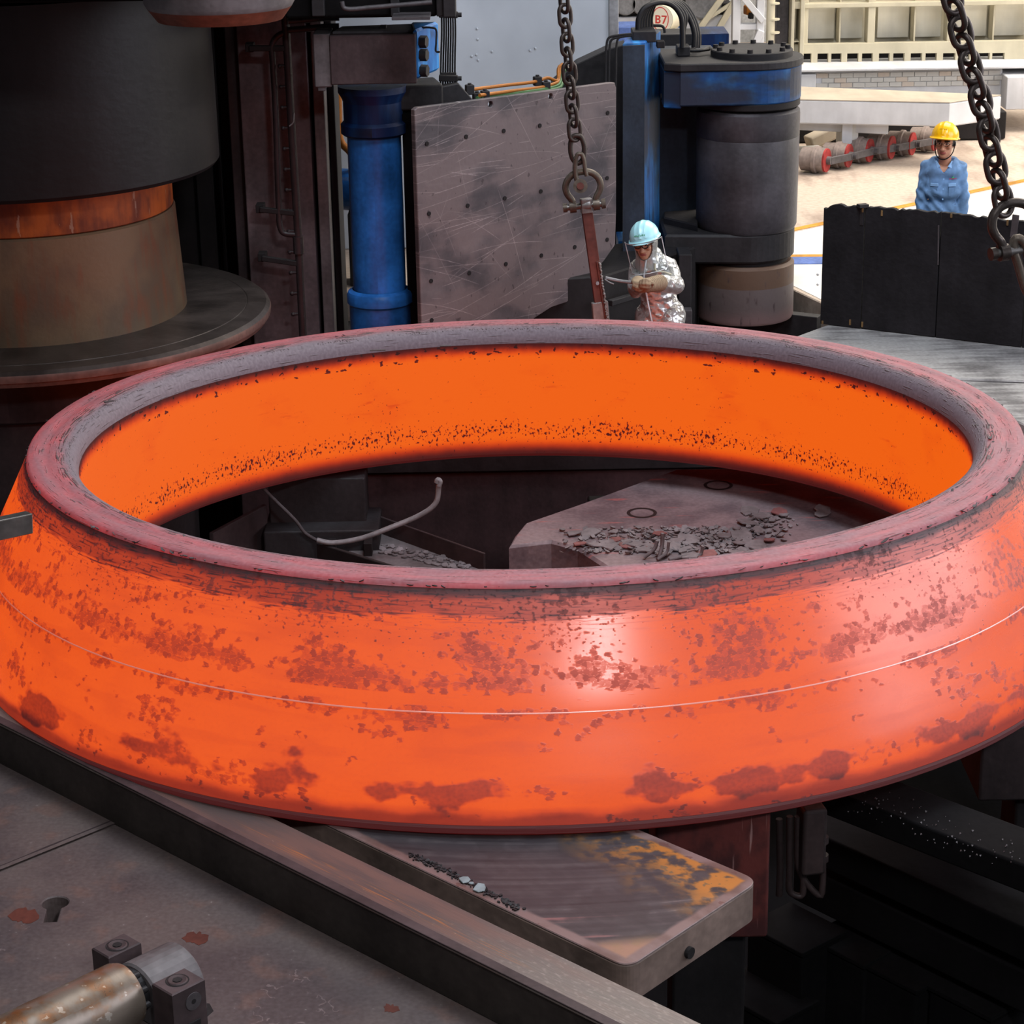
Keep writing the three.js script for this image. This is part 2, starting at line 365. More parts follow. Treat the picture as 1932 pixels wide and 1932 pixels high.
// inner face: t runs 0 at the lip to 1 at the bottom edge
const innerGlow = texture(2048, 512, (u, v) => {
  const s = u * RING_U, P = 1.07, nb = fbm(s * 2 / P, v * 3, 20, 64, 5, 201), nc = fbm(s * 12 / P, v * 9, 120, 64, 4, 207);
  let heat = mix(.16, 1, sst(-.02, .13, v - .012 * nc)) * mix(1, .25, sst(.84, 1.01, v - .006 * nc)) - .05 * sst(.1, .6, nb);
  const speck = fbm(s * 46 / P, v * 30, 460, 256, 3, 211), band = Math.exp(-(((v - .78) / .095) ** 2));
  if (speck > .58 - .44 * band - .22 * nb) heat *= mix(1, .28, sst(0, .25, speck - .58 + .44 * band + .22 * nb + .06));
  const smear = fbm(s * 4 / P, v * 22, 40, 64, 4, 217);
  heat -= .16 * sst(.2, .5, smear) * Math.exp(-(((v - .42 - .05 * nb) / .1) ** 2)) * sst(.0, .3, nb);
  const edgeSpot = fbm(s * 16 / P, v * 20, 160, 64, 3, 221); if (v < .13 && edgeSpot > .38) heat *= .35;
  return mix3(ramp(HOT, heat), ramp([[0, 24, 9, 10], [.3, 80, 18, 16], [.6, 180, 50, 16], [.85, 236, 84, 12], [1, 247, 102, 12]], heat), .8);
}, true, [2, 1]);
M.hotInner = new THREE.MeshPhysicalMaterial({ color: 0x1c1614, emissive: 0xffffff, emissiveMap: innerGlow, emissiveIntensity: .95, roughness: .8, specularIntensity: .25 });
// lip: v runs from the inner corner to the outer edge
const lipHeat = (u, v) => {
  const s = u * RING_U, P = 1.07, a = fbm(s * 3 / P, v * 6, 30, 64, 5, 231), b = fbm(s * 5 / P, v * 34, 50, 64, 5, 237), c = fbm(s * 70 / P, v * 34, 700, 256, 3, 241);
  let crust = sst(.1, .42, b + .35 * a + .25 * c - 3 * Math.abs(v - .44) + .15);
  crust = Math.max(crust, sst(.2, .42, c + .4 * a - 7 * Math.abs(v - .30)), sst(.25, .5, b + c * .5 - 12 * Math.abs(v - .70) + .14), .8 * sst(.3, .6, fbm(s * 3 / P, v * 60, 30, 256, 4, 249)));
  return [clamp(sst(.27, .5, v + .06 * a) * (.75 + .3 * a)), crust];
};
const lipGlow = texture(2048, 128, (u, v) => { const [h, c] = lipHeat(u, v); return mix3([28, 16, 18], mix3([128, 22, 24], [168, 30, 28], h), h * (1 - .75 * c)); }, true, [2, 1]);
const lipBase = texture(2048, 128, (u, v) => { const [h, c] = lipHeat(u, v); const g = fbm(u * RING_U * 40, v * 16, 428, 256, 2, 243) * 14; return mix3(mix3([96, 88, 95], [106, 82, 87], h), [62, 58, 60], c).map(q => q + g); }, true, [2, 1]);
const lipBump = texture(2048, 128, (u, v) => 90 + 150 * lipHeat(u, v)[1], false, [2, 1]);
M.hotLip = new THREE.MeshPhysicalMaterial({ color: 0xffffff, map: lipBase, emissive: 0xffffff, emissiveMap: lipGlow, emissiveIntensity: 1, roughness: .7, bumpMap: lipBump, bumpScale: .014 });
M.hotUnder = new THREE.MeshPhysicalMaterial({ color: 0x3a3030, emissive: 0x541010, emissiveIntensity: .6, roughness: .8, bumpMap: again(grimeBump, 1.5), bumpScale: .006 });
M.ridgeLine = new THREE.MeshPhysicalMaterial({ color: 0xb8a09c, emissive: 0xc24a20, emissiveIntensity: .8, roughness: .3, metalness: .3 });

// ================================================================ hall shell
M.wallPaint = steel(0xb9bcbe, .8, 0, { bump: 0 }); M.darkWall = steel(0x2b2829, .8, 0, { bump: 0 }); M.pitWall = steel(0x463234, .7); M.roof = steel(0x77777a, .8, 0, { bump: 0 });
struct('ceiling', bx(-16.3, 16.3, 12.8, 13.1, -42.3, 6.3), M.roof);
struct('wall_back', bx(-16.3, 16.3, -.3, 12.8, -42.3, -42), M.wallPaint);
struct('wall_front', bx(-16.3, 16.3, -3, 12.8, 6, 6.3), M.darkWall);
struct('wall_left', bx(-16.3, -16, -3, 12.8, -42, 6), M.darkWall);
struct('wall_right', bx(16, 16.3, -3, 12.8, -42, 6), M.wallPaint);
for (const [kind, x, y, z, w, l, inten, color, dir] of PANELS) {
  const light = new THREE.RectAreaLight(color, inten, w, l);
  const glow = new THREE.MeshStandardMaterial({ color: 0xdddddd, emissive: color, emissiveIntensity: 1.2, roughness: .6 });  // glowing sheets of the unseen light panels
  if (dir === 'down') { light.position.set(x, y - .06, z); light.lookAt(x, -50, z); struct(kind, bx(x - w / 2, x + w / 2, y, y + .04, z - l / 2, z + l / 2), glow); }
  else { light.position.set(x - .06, y, z); light.lookAt(-50, y, z); struct('window_' + (z > -20 ? 1 : 2), bx(x, x + .2, y - l / 2, y + l / 2, z - w / 2, z + w / 2), glow); }
  scene.add(light);
}
// hall floor behind the mill, the raised ledge right of the pit, the mill's pit
const ledgeA = on(1500, 635, 0), ledgeB = on(1560, 613, 0);
struct('floor', prism([[-16, -42], [16, -42], [16, -24.0], [3.1, -24.0], [2.7, -25.05], [-16, -25.05]], -.3, 0, .01), M.concrete);
const crackA = on(1815, 730, 0), crackB = on(1932, 760, 0), cd = crackB.clone().sub(crackA);
const ledgeSplit = [crackA.x - cd.x * .6, crackA.z - cd.z * .6], ledgeEnd = [crackA.x + cd.x * 60, crackA.z + cd.z * 60];
struct('floor', prism([[ledgeA.x, ledgeA.z], [ledgeB.x, ledgeB.z], [3.1, -23.99], [16, -23.99], [16, ledgeEnd[1] > -17.6 ? -19.5 : -19.5], ledgeSplit.map((v, i) => v + (i ? -.012 : 0))], -.3, 0, .012), M.ledge);
struct('floor', prism([[ledgeSplit[0] + .01, ledgeSplit[1] + .02], [16, -19.46], [16, -17.4], [4.45, -17.4], [4.15, -20.2]], -.3, -.012, .012), M.ledge);
struct('floor', bx(-2.25, 2.62, -.55, -.25, -25.04, -21.3), M.dark);
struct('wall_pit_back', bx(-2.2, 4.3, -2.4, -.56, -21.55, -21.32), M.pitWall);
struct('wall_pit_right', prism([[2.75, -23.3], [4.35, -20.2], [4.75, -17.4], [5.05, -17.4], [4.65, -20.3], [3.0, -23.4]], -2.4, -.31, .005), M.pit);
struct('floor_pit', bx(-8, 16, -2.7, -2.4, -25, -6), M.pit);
// painted lines on the hall floor
function floorStrip(name, a, b, w, mat) { const d = b.clone().sub(a).setY(0).normalize(), n = V(-d.z, 0, d.x).multiplyScalar(w / 2); return struct(name, prism(xz(a.clone().add(n), b.clone().add(n), b.clone().sub(n), a.clone().sub(n)), .0, .006, .001), mat); }
{ const a = on(1500, 433, 0), b = on(1932, 341, 0), d = b.clone().sub(a);
  floorStrip('floor_marking', a.clone().addScaledVector(d, -.02), b.clone().addScaledVector(d, .6), .1, M.yellowLine);
  const n = V(-d.z, 0, d.x).normalize(), c = a.clone().addScaledVector(n, .1).addScaledVector(d, -.6), e = b.clone().addScaledVector(n, .1).addScaledVector(d, 1.5);
  struct('floor_sunlit_patch', prism([[c.x, c.z], [e.x, e.z], [15.9, -24.05], [3.12, -24.05], [2.75, -25.1], [1.0, -25.1]], 0, .004, .001), M.sunlitConcrete);  // pale patch: sunlight on the floor put into its colour
  floorStrip('floor_marking', on(1150, 486, .006), on(1640, 482, .006), .12, M.yellowLine).position.y = .004;
  floorStrip('floor_marking', on(1150, 494, .006), on(1640, 491, .006), .3, M.blueLine).position.y = .0045; }

// ================================================================ foreground floor plates, beam and slab
const FY = -.25, BY = .031;
const bu = V(.7177, 0, .6963), bn = V(.6963, 0, -.7177), b0 = V(-1.971, 0, -14.559);
const bp = (s, t) => b0.clone().addScaledVector(bu, s).addScaledVector(bn, t);
{
  const s0 = on(0, 1638, FY), s1 = on(213, 1551, FY), sd = s0.clone().sub(s1), s2 = s1.clone().addScaledVector(sd, 8);
  const A = shapeOf([bp(-1.9, .02), bp(-.22, .02), s1, s2, V(s2.x, 0, -19)].map(p => [p.x, -p.z]));
  struct('floor', extr(A, .2, .006).rotateX(-Math.PI / 2).translate(0, FY - .188, 0), M.floorPlate);
  const e = sd.clone().setY(0).normalize(), off = V(e.z, 0, -e.x).multiplyScalar(-.006);
  const S = shapeOf([s1.clone().add(off), bp(-.2, .03), bp(5.2, .03), V(1.6, 0, -8.5), V(-9, 0, -8.5), s2.clone().add(off)].map(p => [p.x, -p.z]));
  const k = on(104, 1703, FY), kd = on(94, 1739, FY).sub(k), kl = kd.length(); kd.normalize(); const kn = V(kd.z, 0, -kd.x);
  const hole = new THREE.Path(), R = .062, w = .032, kp = (a, b) => { const q = k.clone().addScaledVector(kd, a).addScaledVector(kn, b); return [q.x, -q.z]; };
  const pts = []; for (let i = 0; i <= 20; i++) { const f = .55 + (6.283 - 1.1) * i / 20; pts.push(kp(R * Math.cos(f), R * Math.sin(f) * 1.05)); } pts.push(kp(kl, -w), kp(kl, w));
  pts.forEach((p, i) => i ? hole.lineTo(...p) : hole.moveTo(...p)); hole.closePath(); S.holes.push(hole);
  const fl = struct('floor', extr(S, .2, .006).rotateX(-Math.PI / 2).translate(0, FY - .2, 0), M.floorPlate);
  // weld bead along the seam and dried red paint
  part(fl, 'weld_seam', tube([...Array(15)].map((_, i) => s1.clone().addScaledVector(sd, -.0 + i * .2).add(V(0, .002 + rr(0, .004), 0))), .011, 80, 6), M.plum);
  M.redStain = steel(0x6e3a2e, .6);
  for (const [px, py, r] of [[46, 1728, .075], [370, 1770, .06], [738, 1903, .035]]) {
    const c = on(px, py, FY), q = [...Array(22)].map((_, i) => { const f = i / 22 * 6.283, d = r * (.75 + .5 * noise(i * .6, px, 64, 4096, 2) + .2 * Math.sin(f * 2 + 1)); return [c.x + d * Math.cos(f) * 1.05, c.z + d * Math.sin(f) * 1.5]; });
    part(fl, 'paint_stain', prism(q, FY, FY + .0015, 0), M.redStain);
  }
}
const beamTex = texture(1024, 256, (u, v) => {
  const a = fbm(u * 8, v * 3, 8, 3, 5, 301), b = fbm(u * 14, v * 40, 14, 40, 4, 303), c = fbm(u * 90 + v * 8, v * 14 - u * 60, 512, 512, 4, 307), bare = sst(.5, .8, u + .12 * a);
  let col = mix3([104, 84, 78], [86, 76, 74], sst(-.3, .3, a));
  col = mix3(col, [112, 106, 100], bare * .8);
  col = mix3(col, [164, 155, 146], bare * sst(.05, .6, c) * .4);
  const mid = Math.exp(-(((v - .42) / .12) ** 2)) * sst(.15, .3, u) * (1 - sst(.6, .72, u));
  col = mix3(col, [158, 100, 62], mid * sst(.05, .45, b));
  return mix3(col, [196, 176, 140], mid * sst(.5, .7, c + .3 * b) * .7);
});
M.beamTop = steel(0xffffff, .45, .2, { map: beamTex, bump: .0015 });
M.beamSide = steel(0x453f3b, .45, .3);
{
  const t = thing('steel_beam', 'long dark steel beam with a scraped top running across the foreground', 'beam', bp(2, .17).setY(FY));
  part(t, 'web', prism(xz(bp(-1.8, .012), bp(5.1, .012), bp(5.1, .278), bp(-1.8, .278)), FY, BY - .02, .006), M.beamSide);
  const top = prism(xz(bp(-1.8, 0), bp(5.1, 0), bp(5.1, .283), bp(-1.8, .283)), BY - .02, BY, .006);
  const p = top.attributes.position, uv = top.attributes.uv;
  for (let i = 0; i < p.count; i++) { const d = V(p.getX(i), 0, p.getZ(i)).sub(b0); uv.setXY(i, d.dot(bu) / 4.2 + .05, d.dot(bn) / .283); }
  part(t, 'top_plate', top, M.beamTop, true);
  part(t, 'edge_strip', prism(xz(bp(-1.8, -.004), bp(5.1, -.004), bp(5.1, .05), bp(-1.8, .05)), BY, BY + .006, .002), M.plum);
}
const SA = V(-.714, 0, -.700), SC = V(.472, 0, -12.755), SR = V(1.135, 0, -13.51), SB = SR.clone().sub(SC), SW = SB.length();
const slabTex = texture(1024, 1024, (u, v) => {   // u along the slab from the corner (2.6 m), v across it
  const x = SC.x + SA.x * u * 2.6 + SB.x * v, z = SC.z + SA.z * u * 2.6 + SB.z * v, r = Math.hypot(x - .09, z + 17.5), f = Math.atan2(x - .09, z + 17.5);
  const a = fbm(u * 9, v * 4, 9, 4, 6, 311), b = fbm(u * 26, v * 12, 26, 12, 4, 313), arc = fbm(f * 2.2, r * 24, 64, 256, 5, 317) + .25 * b, wide = fbm(f * 3, r * 7, 64, 64, 4, 319);
  let col = mix3([52, 50, 53], [76, 73, 74], sst(-.35, .4, arc * .6 + a * .7));
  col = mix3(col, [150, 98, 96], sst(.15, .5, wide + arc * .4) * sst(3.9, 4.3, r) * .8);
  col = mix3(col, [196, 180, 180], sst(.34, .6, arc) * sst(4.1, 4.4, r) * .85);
  col = mix3(col, [26, 26, 29], sst(.2, .55, -arc) * .55 * sst(-.2, .3, a + b * .5));
  col = mix3(col, [40, 39, 42], sst(-.05, .3, a) * .55);
  const rust = sst(.42, .8, v + .2 * a - u * .55) * sst(-.25, .2, b + a * .4 - arc * .3);
  col = mix3(col, [176, 112, 48], rust * .9); if (b > .42 && rust > .3) col = mix3(col, [96, 84, 66], .7);
  const border = Math.min(u * 2.6, v * SW, (1 - v) * SW) + .02 * a, edge = 1 - sst(.045, .07, border), wear = 1 - sst(4.48, 4.6, r + .06 * a);
  col = mix3(col, mix3([150, 112, 92], [138, 110, 82], sst(0, .4, a)), (1 - wear) * (1 - rust) * .9);
  col = mix3(col, mix3([116, 97, 94], [94, 74, 69], sst(-.1, .4, a)), edge);
  if (b > .46 && edge > .4) col = mix3(col, [92, 62, 58], .7);
  return col;
});
M.slabTop = steel(0xffffff, .42, .15, { map: slabTex, bump: .0012 }); M.slabSide = steel(0x8a766c, .6);
{
  const t = thing('support_slab', 'thick rounded steel slab sticking out from under the hot ring', 'slab', SC.clone().add(SR).multiplyScalar(.5).setY(BY - .205));
  const poly = [SC, SR, SR.clone().addScaledVector(SA, 2.6), SC.clone().addScaledVector(SA, 2.6)];
  const c = on(1278, 1782, -.1), side = SB.clone().normalize(), nn = V(-side.z, 0, side.x).multiplyScalar(-1);
  part(t, 'slab_body', prism(xz(...poly), BY - .205, BY - .004, .012, .09), M.slabSide);
  const g = prism(xz(...poly), BY - .01, BY, .004, .09), p = g.attributes.position, uv = g.attributes.uv, det = SA.x * SB.z - SA.z * SB.x;
  for (let i = 0; i < p.count; i++) { const x = p.getX(i) - SC.x, z = p.getZ(i) - SC.z; uv.setXY(i, (x * SB.z - z * SB.x) / det / 2.6, (SA.x * z - SA.z * x) / det); }
  part(t, 'top_face', g, M.slabTop, true);
  const m = SC.clone().addScaledVector(SB, .44).setY(BY - .125);
  part(t, 'bolt_hole', rod(m.clone().addScaledVector(nn, -.02), m.clone().addScaledVector(nn, .012), .028, 20), M.black);
  M.flakePale = steel(0x9aa6a8, .4);
  for (const [i, [px, py, s]] of [[905, 1676, .034], [876, 1661, .028], [889, 1667, .013]].entries()) { const c = on(px, py, BY + .006), f = thing('scale_flake', ['largest pale blue scale flake on the dark slab top', 'second pale blue scale flake left of the largest on the slab', 'tiny pale blue scale flake between the other two on the slab'][i], 'scale flake', c, 'pale flakes on the slab'); const q = [...Array(7)].map((_, j) => { const a = j * .9, r = s * rr(.6, 1.1); return [r * Math.cos(a), r * Math.sin(a)]; }); part(f, 'flake_body', extr(shapeOf(q), .007, .002).rotateX(-Math.PI / 2 + .12).translate(c.x, c.y, c.z), M.flakePale); }
  const crumbs = []; for (let i = 0; i < 260; i++) { const k = rnd(), c = on(mix(775, 985, k) + rr(-7, 7), mix(1612, 1718, k ** 1.05) + rr(-5, 5), BY + .004), s = rr(.003, .011); crumbs.push(new THREE.CylinderGeometry(s, s * .7, .006, 5).rotateX(rr(-.5, .5)).rotateY(rnd() * 6).translate(c.x, c.y, c.z)); }
  part(tag(thing('scale_crumbs', 'thin line of dark scale crumbs along the slab top', 'debris', on(880, 1665, BY)), null, null, null, 'stuff'), 'crumbs', crumbs, M.dark);
  const leg = SC.clone().add(SR).multiplyScalar(.5).addScaledVector(SA, 1.5);
  part(t, 'pedestal', prism(xz(...[[-.3, -.3], [.3, -.3], [.3, .5], [-.3, .5]].map(([a, b]) => leg.clone().addScaledVector(SA, b).addScaledVector(side, a))), -2.4, BY - .21, .01), M.black);
}
// the red bracket and small pipes under the ring
{
  const a = at(1236, 1600, 14.25), b = at(1453, 1600, 14.25);
  const redTex = texture(512, 256, (u, v) => { const s = fbm(u * 40, v * 2, 40, 2, 4, 331), q = fbm(u * 6, v * 4, 6, 4, 5, 333); return mix3(mix3([96, 44, 40], [62, 30, 30], sst(-.3, .4, q)), [170, 140, 134], sst(.32, .6, s) * (1 - sst(.15, .6, u)) ); }, true, [1 / .9, 1 / .8]);
  const t = thing('bracket_block', 'dark red steel block right behind the slab corner under the ring', 'block', V((a.x + b.x) / 2, -2.4, -14.5));
  part(t, 'block_body', bx(a.x, b.x, -.72, BY - .01, -14.75, -14.25, .02), steel(0xffffff, .6, 0, { map: redTex }));
  part(t, 'foot', bx(a.x + .1, b.x - .1, -2.4, -.71, -14.7, -14.35, .02), M.black);
  const u = thing('pipe_cluster', 'thin dark hydraulic pipes hanging under the ring beside the red block', 'pipes', at(1520, 1660, 14.5));
  M.dimPipe = steel(0x3f3231, .5);
  const P = (x, y) => at(x, y, 14.5);
  for (const q of [[[1490, 1540], [1490, 1640], [1492, 1684], [1512, 1690], [1516, 1670], [1508, 1590]], [[1505, 1540], [1508, 1640], [1530, 1676], [1548, 1690], [1552, 1670], [1551, 1590], [1548, 1535]], [[1470, 1545], [1472, 1640], [1470, 1690]]]) part(u, 'pipe', tube(q.map(([x, y]) => P(x, y)), .018, 60, 8), M.dimPipe);
  part(u, 'valve_block', ob(P(1530, 1580), .13, .38, .14, .2, .02), M.dimPipe);
  for (const y of [1578, 1612]) part(u, 'fitting', rod(P(1551, y), P(1551, y + 12), .034, 12), M.dimPipe);
}
// dark beams and blocks down in the pit
function pitBar(label, a, b, w, h, mat, cat = 'beam', grp) { const t = thing('pit_beam', label, cat, V((a.x + b.x) / 2, a.y - h / 2, (a.z + b.z) / 2), grp); part(t, 'beam_body', bar(a, b, w, h, V(0, 1, 0), .015), mat); return t; }
{
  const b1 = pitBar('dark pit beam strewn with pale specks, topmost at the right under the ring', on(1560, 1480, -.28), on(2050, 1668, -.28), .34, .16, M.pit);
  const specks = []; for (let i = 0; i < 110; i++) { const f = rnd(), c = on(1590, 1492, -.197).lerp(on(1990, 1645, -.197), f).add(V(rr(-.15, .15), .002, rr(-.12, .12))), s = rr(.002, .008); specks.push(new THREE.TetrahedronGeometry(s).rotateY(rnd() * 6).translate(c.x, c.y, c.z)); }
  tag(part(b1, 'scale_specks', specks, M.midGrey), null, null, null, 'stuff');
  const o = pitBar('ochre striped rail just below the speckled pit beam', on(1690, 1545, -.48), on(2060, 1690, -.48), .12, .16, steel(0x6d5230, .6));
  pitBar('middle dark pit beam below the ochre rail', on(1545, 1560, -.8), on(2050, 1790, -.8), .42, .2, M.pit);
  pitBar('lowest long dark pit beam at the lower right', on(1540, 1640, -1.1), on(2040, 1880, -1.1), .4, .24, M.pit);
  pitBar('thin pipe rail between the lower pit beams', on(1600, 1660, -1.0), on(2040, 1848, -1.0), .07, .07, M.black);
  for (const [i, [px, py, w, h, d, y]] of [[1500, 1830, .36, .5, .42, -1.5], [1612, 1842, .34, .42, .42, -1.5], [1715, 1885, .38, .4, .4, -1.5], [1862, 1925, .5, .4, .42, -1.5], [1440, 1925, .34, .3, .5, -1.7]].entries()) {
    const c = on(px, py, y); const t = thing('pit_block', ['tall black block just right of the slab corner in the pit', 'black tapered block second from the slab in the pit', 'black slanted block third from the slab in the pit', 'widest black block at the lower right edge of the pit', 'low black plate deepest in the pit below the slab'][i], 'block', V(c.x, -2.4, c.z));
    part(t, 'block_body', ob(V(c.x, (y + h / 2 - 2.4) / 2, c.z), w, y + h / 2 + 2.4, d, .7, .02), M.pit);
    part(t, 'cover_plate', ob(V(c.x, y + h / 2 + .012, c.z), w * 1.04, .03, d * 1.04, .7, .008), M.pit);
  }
  const c = at(1892, 1445, 15.6), t = thing('pit_block', 'dark brown box under the right side of the ring', 'block', V(c.x, -2.4, c.z));
  part(t, 'block_body', bx(c.x - .14, c.x + .9, c.y - .2, c.y + .27, c.z - .5, c.z + .05, .02), M.darkBrown); part(t, 'foot', bx(c.x + .1, c.x + .6, -2.4, c.y - .19, c.z - .4, c.z - .05, .02), M.black);
}
// roller with bearing clamp at the lower left
const pipeTex = texture(1024, 512, (u, v) => {
  const a = fbm(u * 5, v * 4, 5, 4, 6, 341), b = fbm(u * 12, v * 30, 12, 30, 4, 343), c = fbm(u * 30, v * 16, 30, 16, 4, 347);
  let col = mix3([116, 106, 96], [84, 70, 58], sst(-.2, .4, a)); col = mix3(col, [118, 74, 42], sst(-.1, .4, c * .4 + a) * .8);
  if (c > .42) col = mix3(col, [164, 160, 152], .6); if (Math.abs(c + .1) < .02 && a > .15) col = mix3(col, [52, 46, 42], .5);
  return b > .62 ? mix3(col, [214, 140, 50], .9) : col;
}, true, [1, 1]);
M.pipeRust = steel(0xffffff, .36, .45, { map: pipeTex, bump: .002 });
{
  const top = FY + .26, r = .155, dir = on(210, 1805, top).sub(on(0, 1905, top)).setY(0).normalize(), sideV = V(-dir.z, 0, dir.x);
  const endTop = on(229, 1811, FY + 2 * r), end = endTop.clone().setY(FY + r).addScaledVector(sideV, .03);
  const tail = end.clone().addScaledVector(dir, -2.2);
  const t = thing('rusty_roller', 'rusty steel roller lying at the lower left corner of the floor', 'roller', end.clone().addScaledVector(dir, -.8).setY(FY));
  const g = turned(0, 0, [[.001, 2.2], [r - .03, 2.2], [r - .012, 2.192], [r, 2.16], [r, 0], [.001, 0]], 64);
  const q = new THREE.Quaternion().setFromUnitVectors(V(0, 1, 0), dir);
  g.applyQuaternion(q).translate(tail.x, tail.y, tail.z); part(t, 'roller_shell', g, M.pipeRust, true);
  part(t, 'journal', rod(end.clone().addScaledVector(dir, -.05), end.clone().addScaledVector(dir, .12), .1, 32), M.dark);
  for (const f of [.5, 1.1, 1.7]) { const c = end.clone().addScaledVector(dir, .008).addScaledVector(sideV, .122 * Math.sin(f)).add(V(0, .122 * Math.cos(f), 0)); part(t, 'end_bolt', hexBolt(c, dir, .016, .03), M.dark); }
  const B = (a, b, y) => end.clone().addScaledVector(dir, a).addScaledVector(sideV, b).setY(y);
  const k = thing('bearing_clamp', 'heavy bolted bearing clamp holding the rusty roller end', 'clamp', B(.2, 0, FY));
  const clampBlock = (s0, s1) => prism(xz(B(.02, s0, 0), B(.02, s1, 0), B(.2, s1, 0), B(.2, s0, 0)), FY, FY + .26, .006);
  const arch = new THREE.Shape(); arch.moveTo(-.17, 0); for (let i = 0; i <= 16; i++) { const f = Math.PI * (1 - i / 16); arch.lineTo(.165 * Math.cos(f), .12 + .15 * Math.sin(f)); } arch.lineTo(.17, 0); arch.closePath();
  const m = new THREE.Matrix4().makeBasis(sideV.clone().negate(), V(0, 1, 0), dir.clone()).setPosition(B(.045, 0, FY));
  part(k, 'arch_cap', extr(arch, .26, .01).applyMatrix4(m), M.midGrey);
  const blocks = [part(k, 'clamp_block', clampBlock(-.285, -.158), M.plum), part(k, 'clamp_block', clampBlock(.158, .3), M.plum)];
  for (const [i, s] of [-.215, .222].entries()) {
    const c = B(.11, s, FY + .26); part(blocks[i], 'socket_bolt', turned(c.x, c.z, [[.022, c.y + .003], [.04, c.y + .006], [.045, c.y + .002], [.045, c.y - .02]], 24), M.plum, true);
    part(blocks[i], 'socket_recess', new THREE.CylinderGeometry(.022, .022, .010, 6).translate(c.x, c.y + .001, c.z), M.black);
    part(blocks[i], 'bolt_gap', turned(c.x, c.z, [[.047, c.y + .0015], [.053, c.y + .0015]], 24), M.black, true);
  }
  part(blocks[1], 'plug', rod(B(.13, .297, FY + .18), B(.13, .304, FY + .18), .042, 24), M.grey); part(blocks[1], 'plug_hole', rod(B(.13, .297, FY + .18), B(.13, .3055, FY + .18), .012, 12), M.black);
  part(blocks[1], 'slot_bolt', bar(B(.04, .301, FY + .06), B(.16, .301, FY + .06), .012, .045), M.black);
  const hole = on(384, 1908, FY);
  part(k, 'dark_floor_patch', prism(xz(hole.clone().add(V(-.2, 0, .3)), hole.clone().add(V(.02, 0, .05)), hole.clone().add(V(.045, 0, .0)), hole.clone().add(V(.02, 0, -.06)), hole.clone().add(V(-.2, 0, -.1))), FY, FY + .003, .001), M.black);  // flat black patch beside the clamp block
}

// ================================================================ the hot ring
const RC = V(.0886, 0, -17.509), RT = 1.0536, TILT = -.0425, TY = -.262;
{
  const t = thing('hot_steel_ring', 'huge glowing orange forged steel ring filling the middle of the hall', 'steel ring', V(RC.x, RT - 1.165, RC.z));
  const P = a => a.map(([r, y]) => [r, RT + y]);
  part(t, 'outer_face', turned(RC.x, RC.z, P([[3.05, -.03], [3.067, -.06], [3.128, -.185], [3.19, -.31], [3.253, -.435], [3.315, -.56], [3.33, -.6], [3.38, -.73], [3.44, -.87], [3.475, -.97], [3.495, -1.06], [3.498, -1.105]]), 128, { unit: true, crease: .4 }), M.hotOuter, true);
  part(t, 'bottom_edge', turned(RC.x, RC.z, P([[3.5, -1.105], [3.504, -1.12], [3.495, -1.15], [3.475, -1.163], [3.44, -1.165], [3.38, -1.13], [2.95, -1.02], [2.77, -1.0], [2.745, -.976]]), 128, { unit: true, crease: .5 }), M.hotUnder, true);
  part(t, 'inner_face', turned(RC.x, RC.z, P([[2.75, -.125], [2.75, -.9], [2.746, -.978]]), 128, { unit: true, flip: true }), M.hotInner, true);
  const fil = []; for (let i = 0; i <= 8; i++) { const f = i / 8 * Math.PI / 2; fil.push([2.75 + .11 * (1 - Math.cos(f)), -.127 + .127 * Math.sin(f)]); }
  part(t, 'top_lip', turned(RC.x, RC.z, P([...fil, [2.9, .003], [2.92, -.003], [2.96, -.004], [2.975, .0], [3.035, -.002], [3.05, -.012], [3.056, -.032], [3.05, -.034]]), 128, { unit: true, crease: .7 }), M.hotLip, true);
  part(t, 'ridge_line', turned(RC.x, RC.z, P([[3.3255, -.581], [3.3282, -.584], [3.3288, -.588], [3.327, -.590]]), 128, { unit: true }), M.ridgeLine, true);
  // peeling crust along the outer edge of the lip and at the cold spots
  const crust = [];
  for (let i = 0; i < 600; i++) {
    const f = rnd() * 6.283, q = rnd(), r = q < .62 ? rr(3.03, 3.062) : rr(2.8, 2.87), s = rr(.004, .015), y = RT + (q < .62 ? -.02 : -.03 * (2.87 - r) / .07) + rr(-.004, .004);
    const g = new THREE.CylinderGeometry(s, s * rr(.5, 1), .005, 5).scale(rr(1, 2.4), 1, rr(.5, 1)).rotateZ(rr(-.5, .5)).rotateY(f + rr(-.4, .4)); crust.push(g.translate(RC.x + r * Math.sin(f), y, RC.z + r * Math.cos(f)));
  }
  M.crust = steel(0x5c5253, .8);
  tag(part(t, 'scale_crust', crust, M.crust), null, null, null, 'stuff');
  const flap = (px, py, l, turn) => { const p = on(px, py, RT + .012); return part(t, 'scale_flap', ob(p.clone().setY(p.y - .004), l * .5, .006, .02, turn, .002, .12), M.crust); };
  flap(712, 637, .22, .1); flap(205, 748, .14, .7); flap(840, 628, .16, .05); flap(1868, 832, .1, 1.2);
  // its glow as lamps for renderers that do not spread the light of glowing faces
  t.rotation.x = TILT; t.position.z -= 1.165 * TILT;
  const lamp = new THREE.PointLight(0xff5a14, 1.5, 0, 2); lamp.position.set(RC.x, RT - .5, RC.z); lamp.castShadow = true; lamp.shadow.radius = 12; scene.add(lamp);
}
// flat bar poking in from the left
{
  const a = at(-70, 1012, 13.9), b = at(56, 985, 14.15), t = thing('flat_bar', 'bare steel flat bar poking in at the left edge before the ring', 'steel bar', a);
  part(t, 'bar_body', bar(a, b, .06, .1, V(0, 1, 0), .006), M.brightSteel);
}

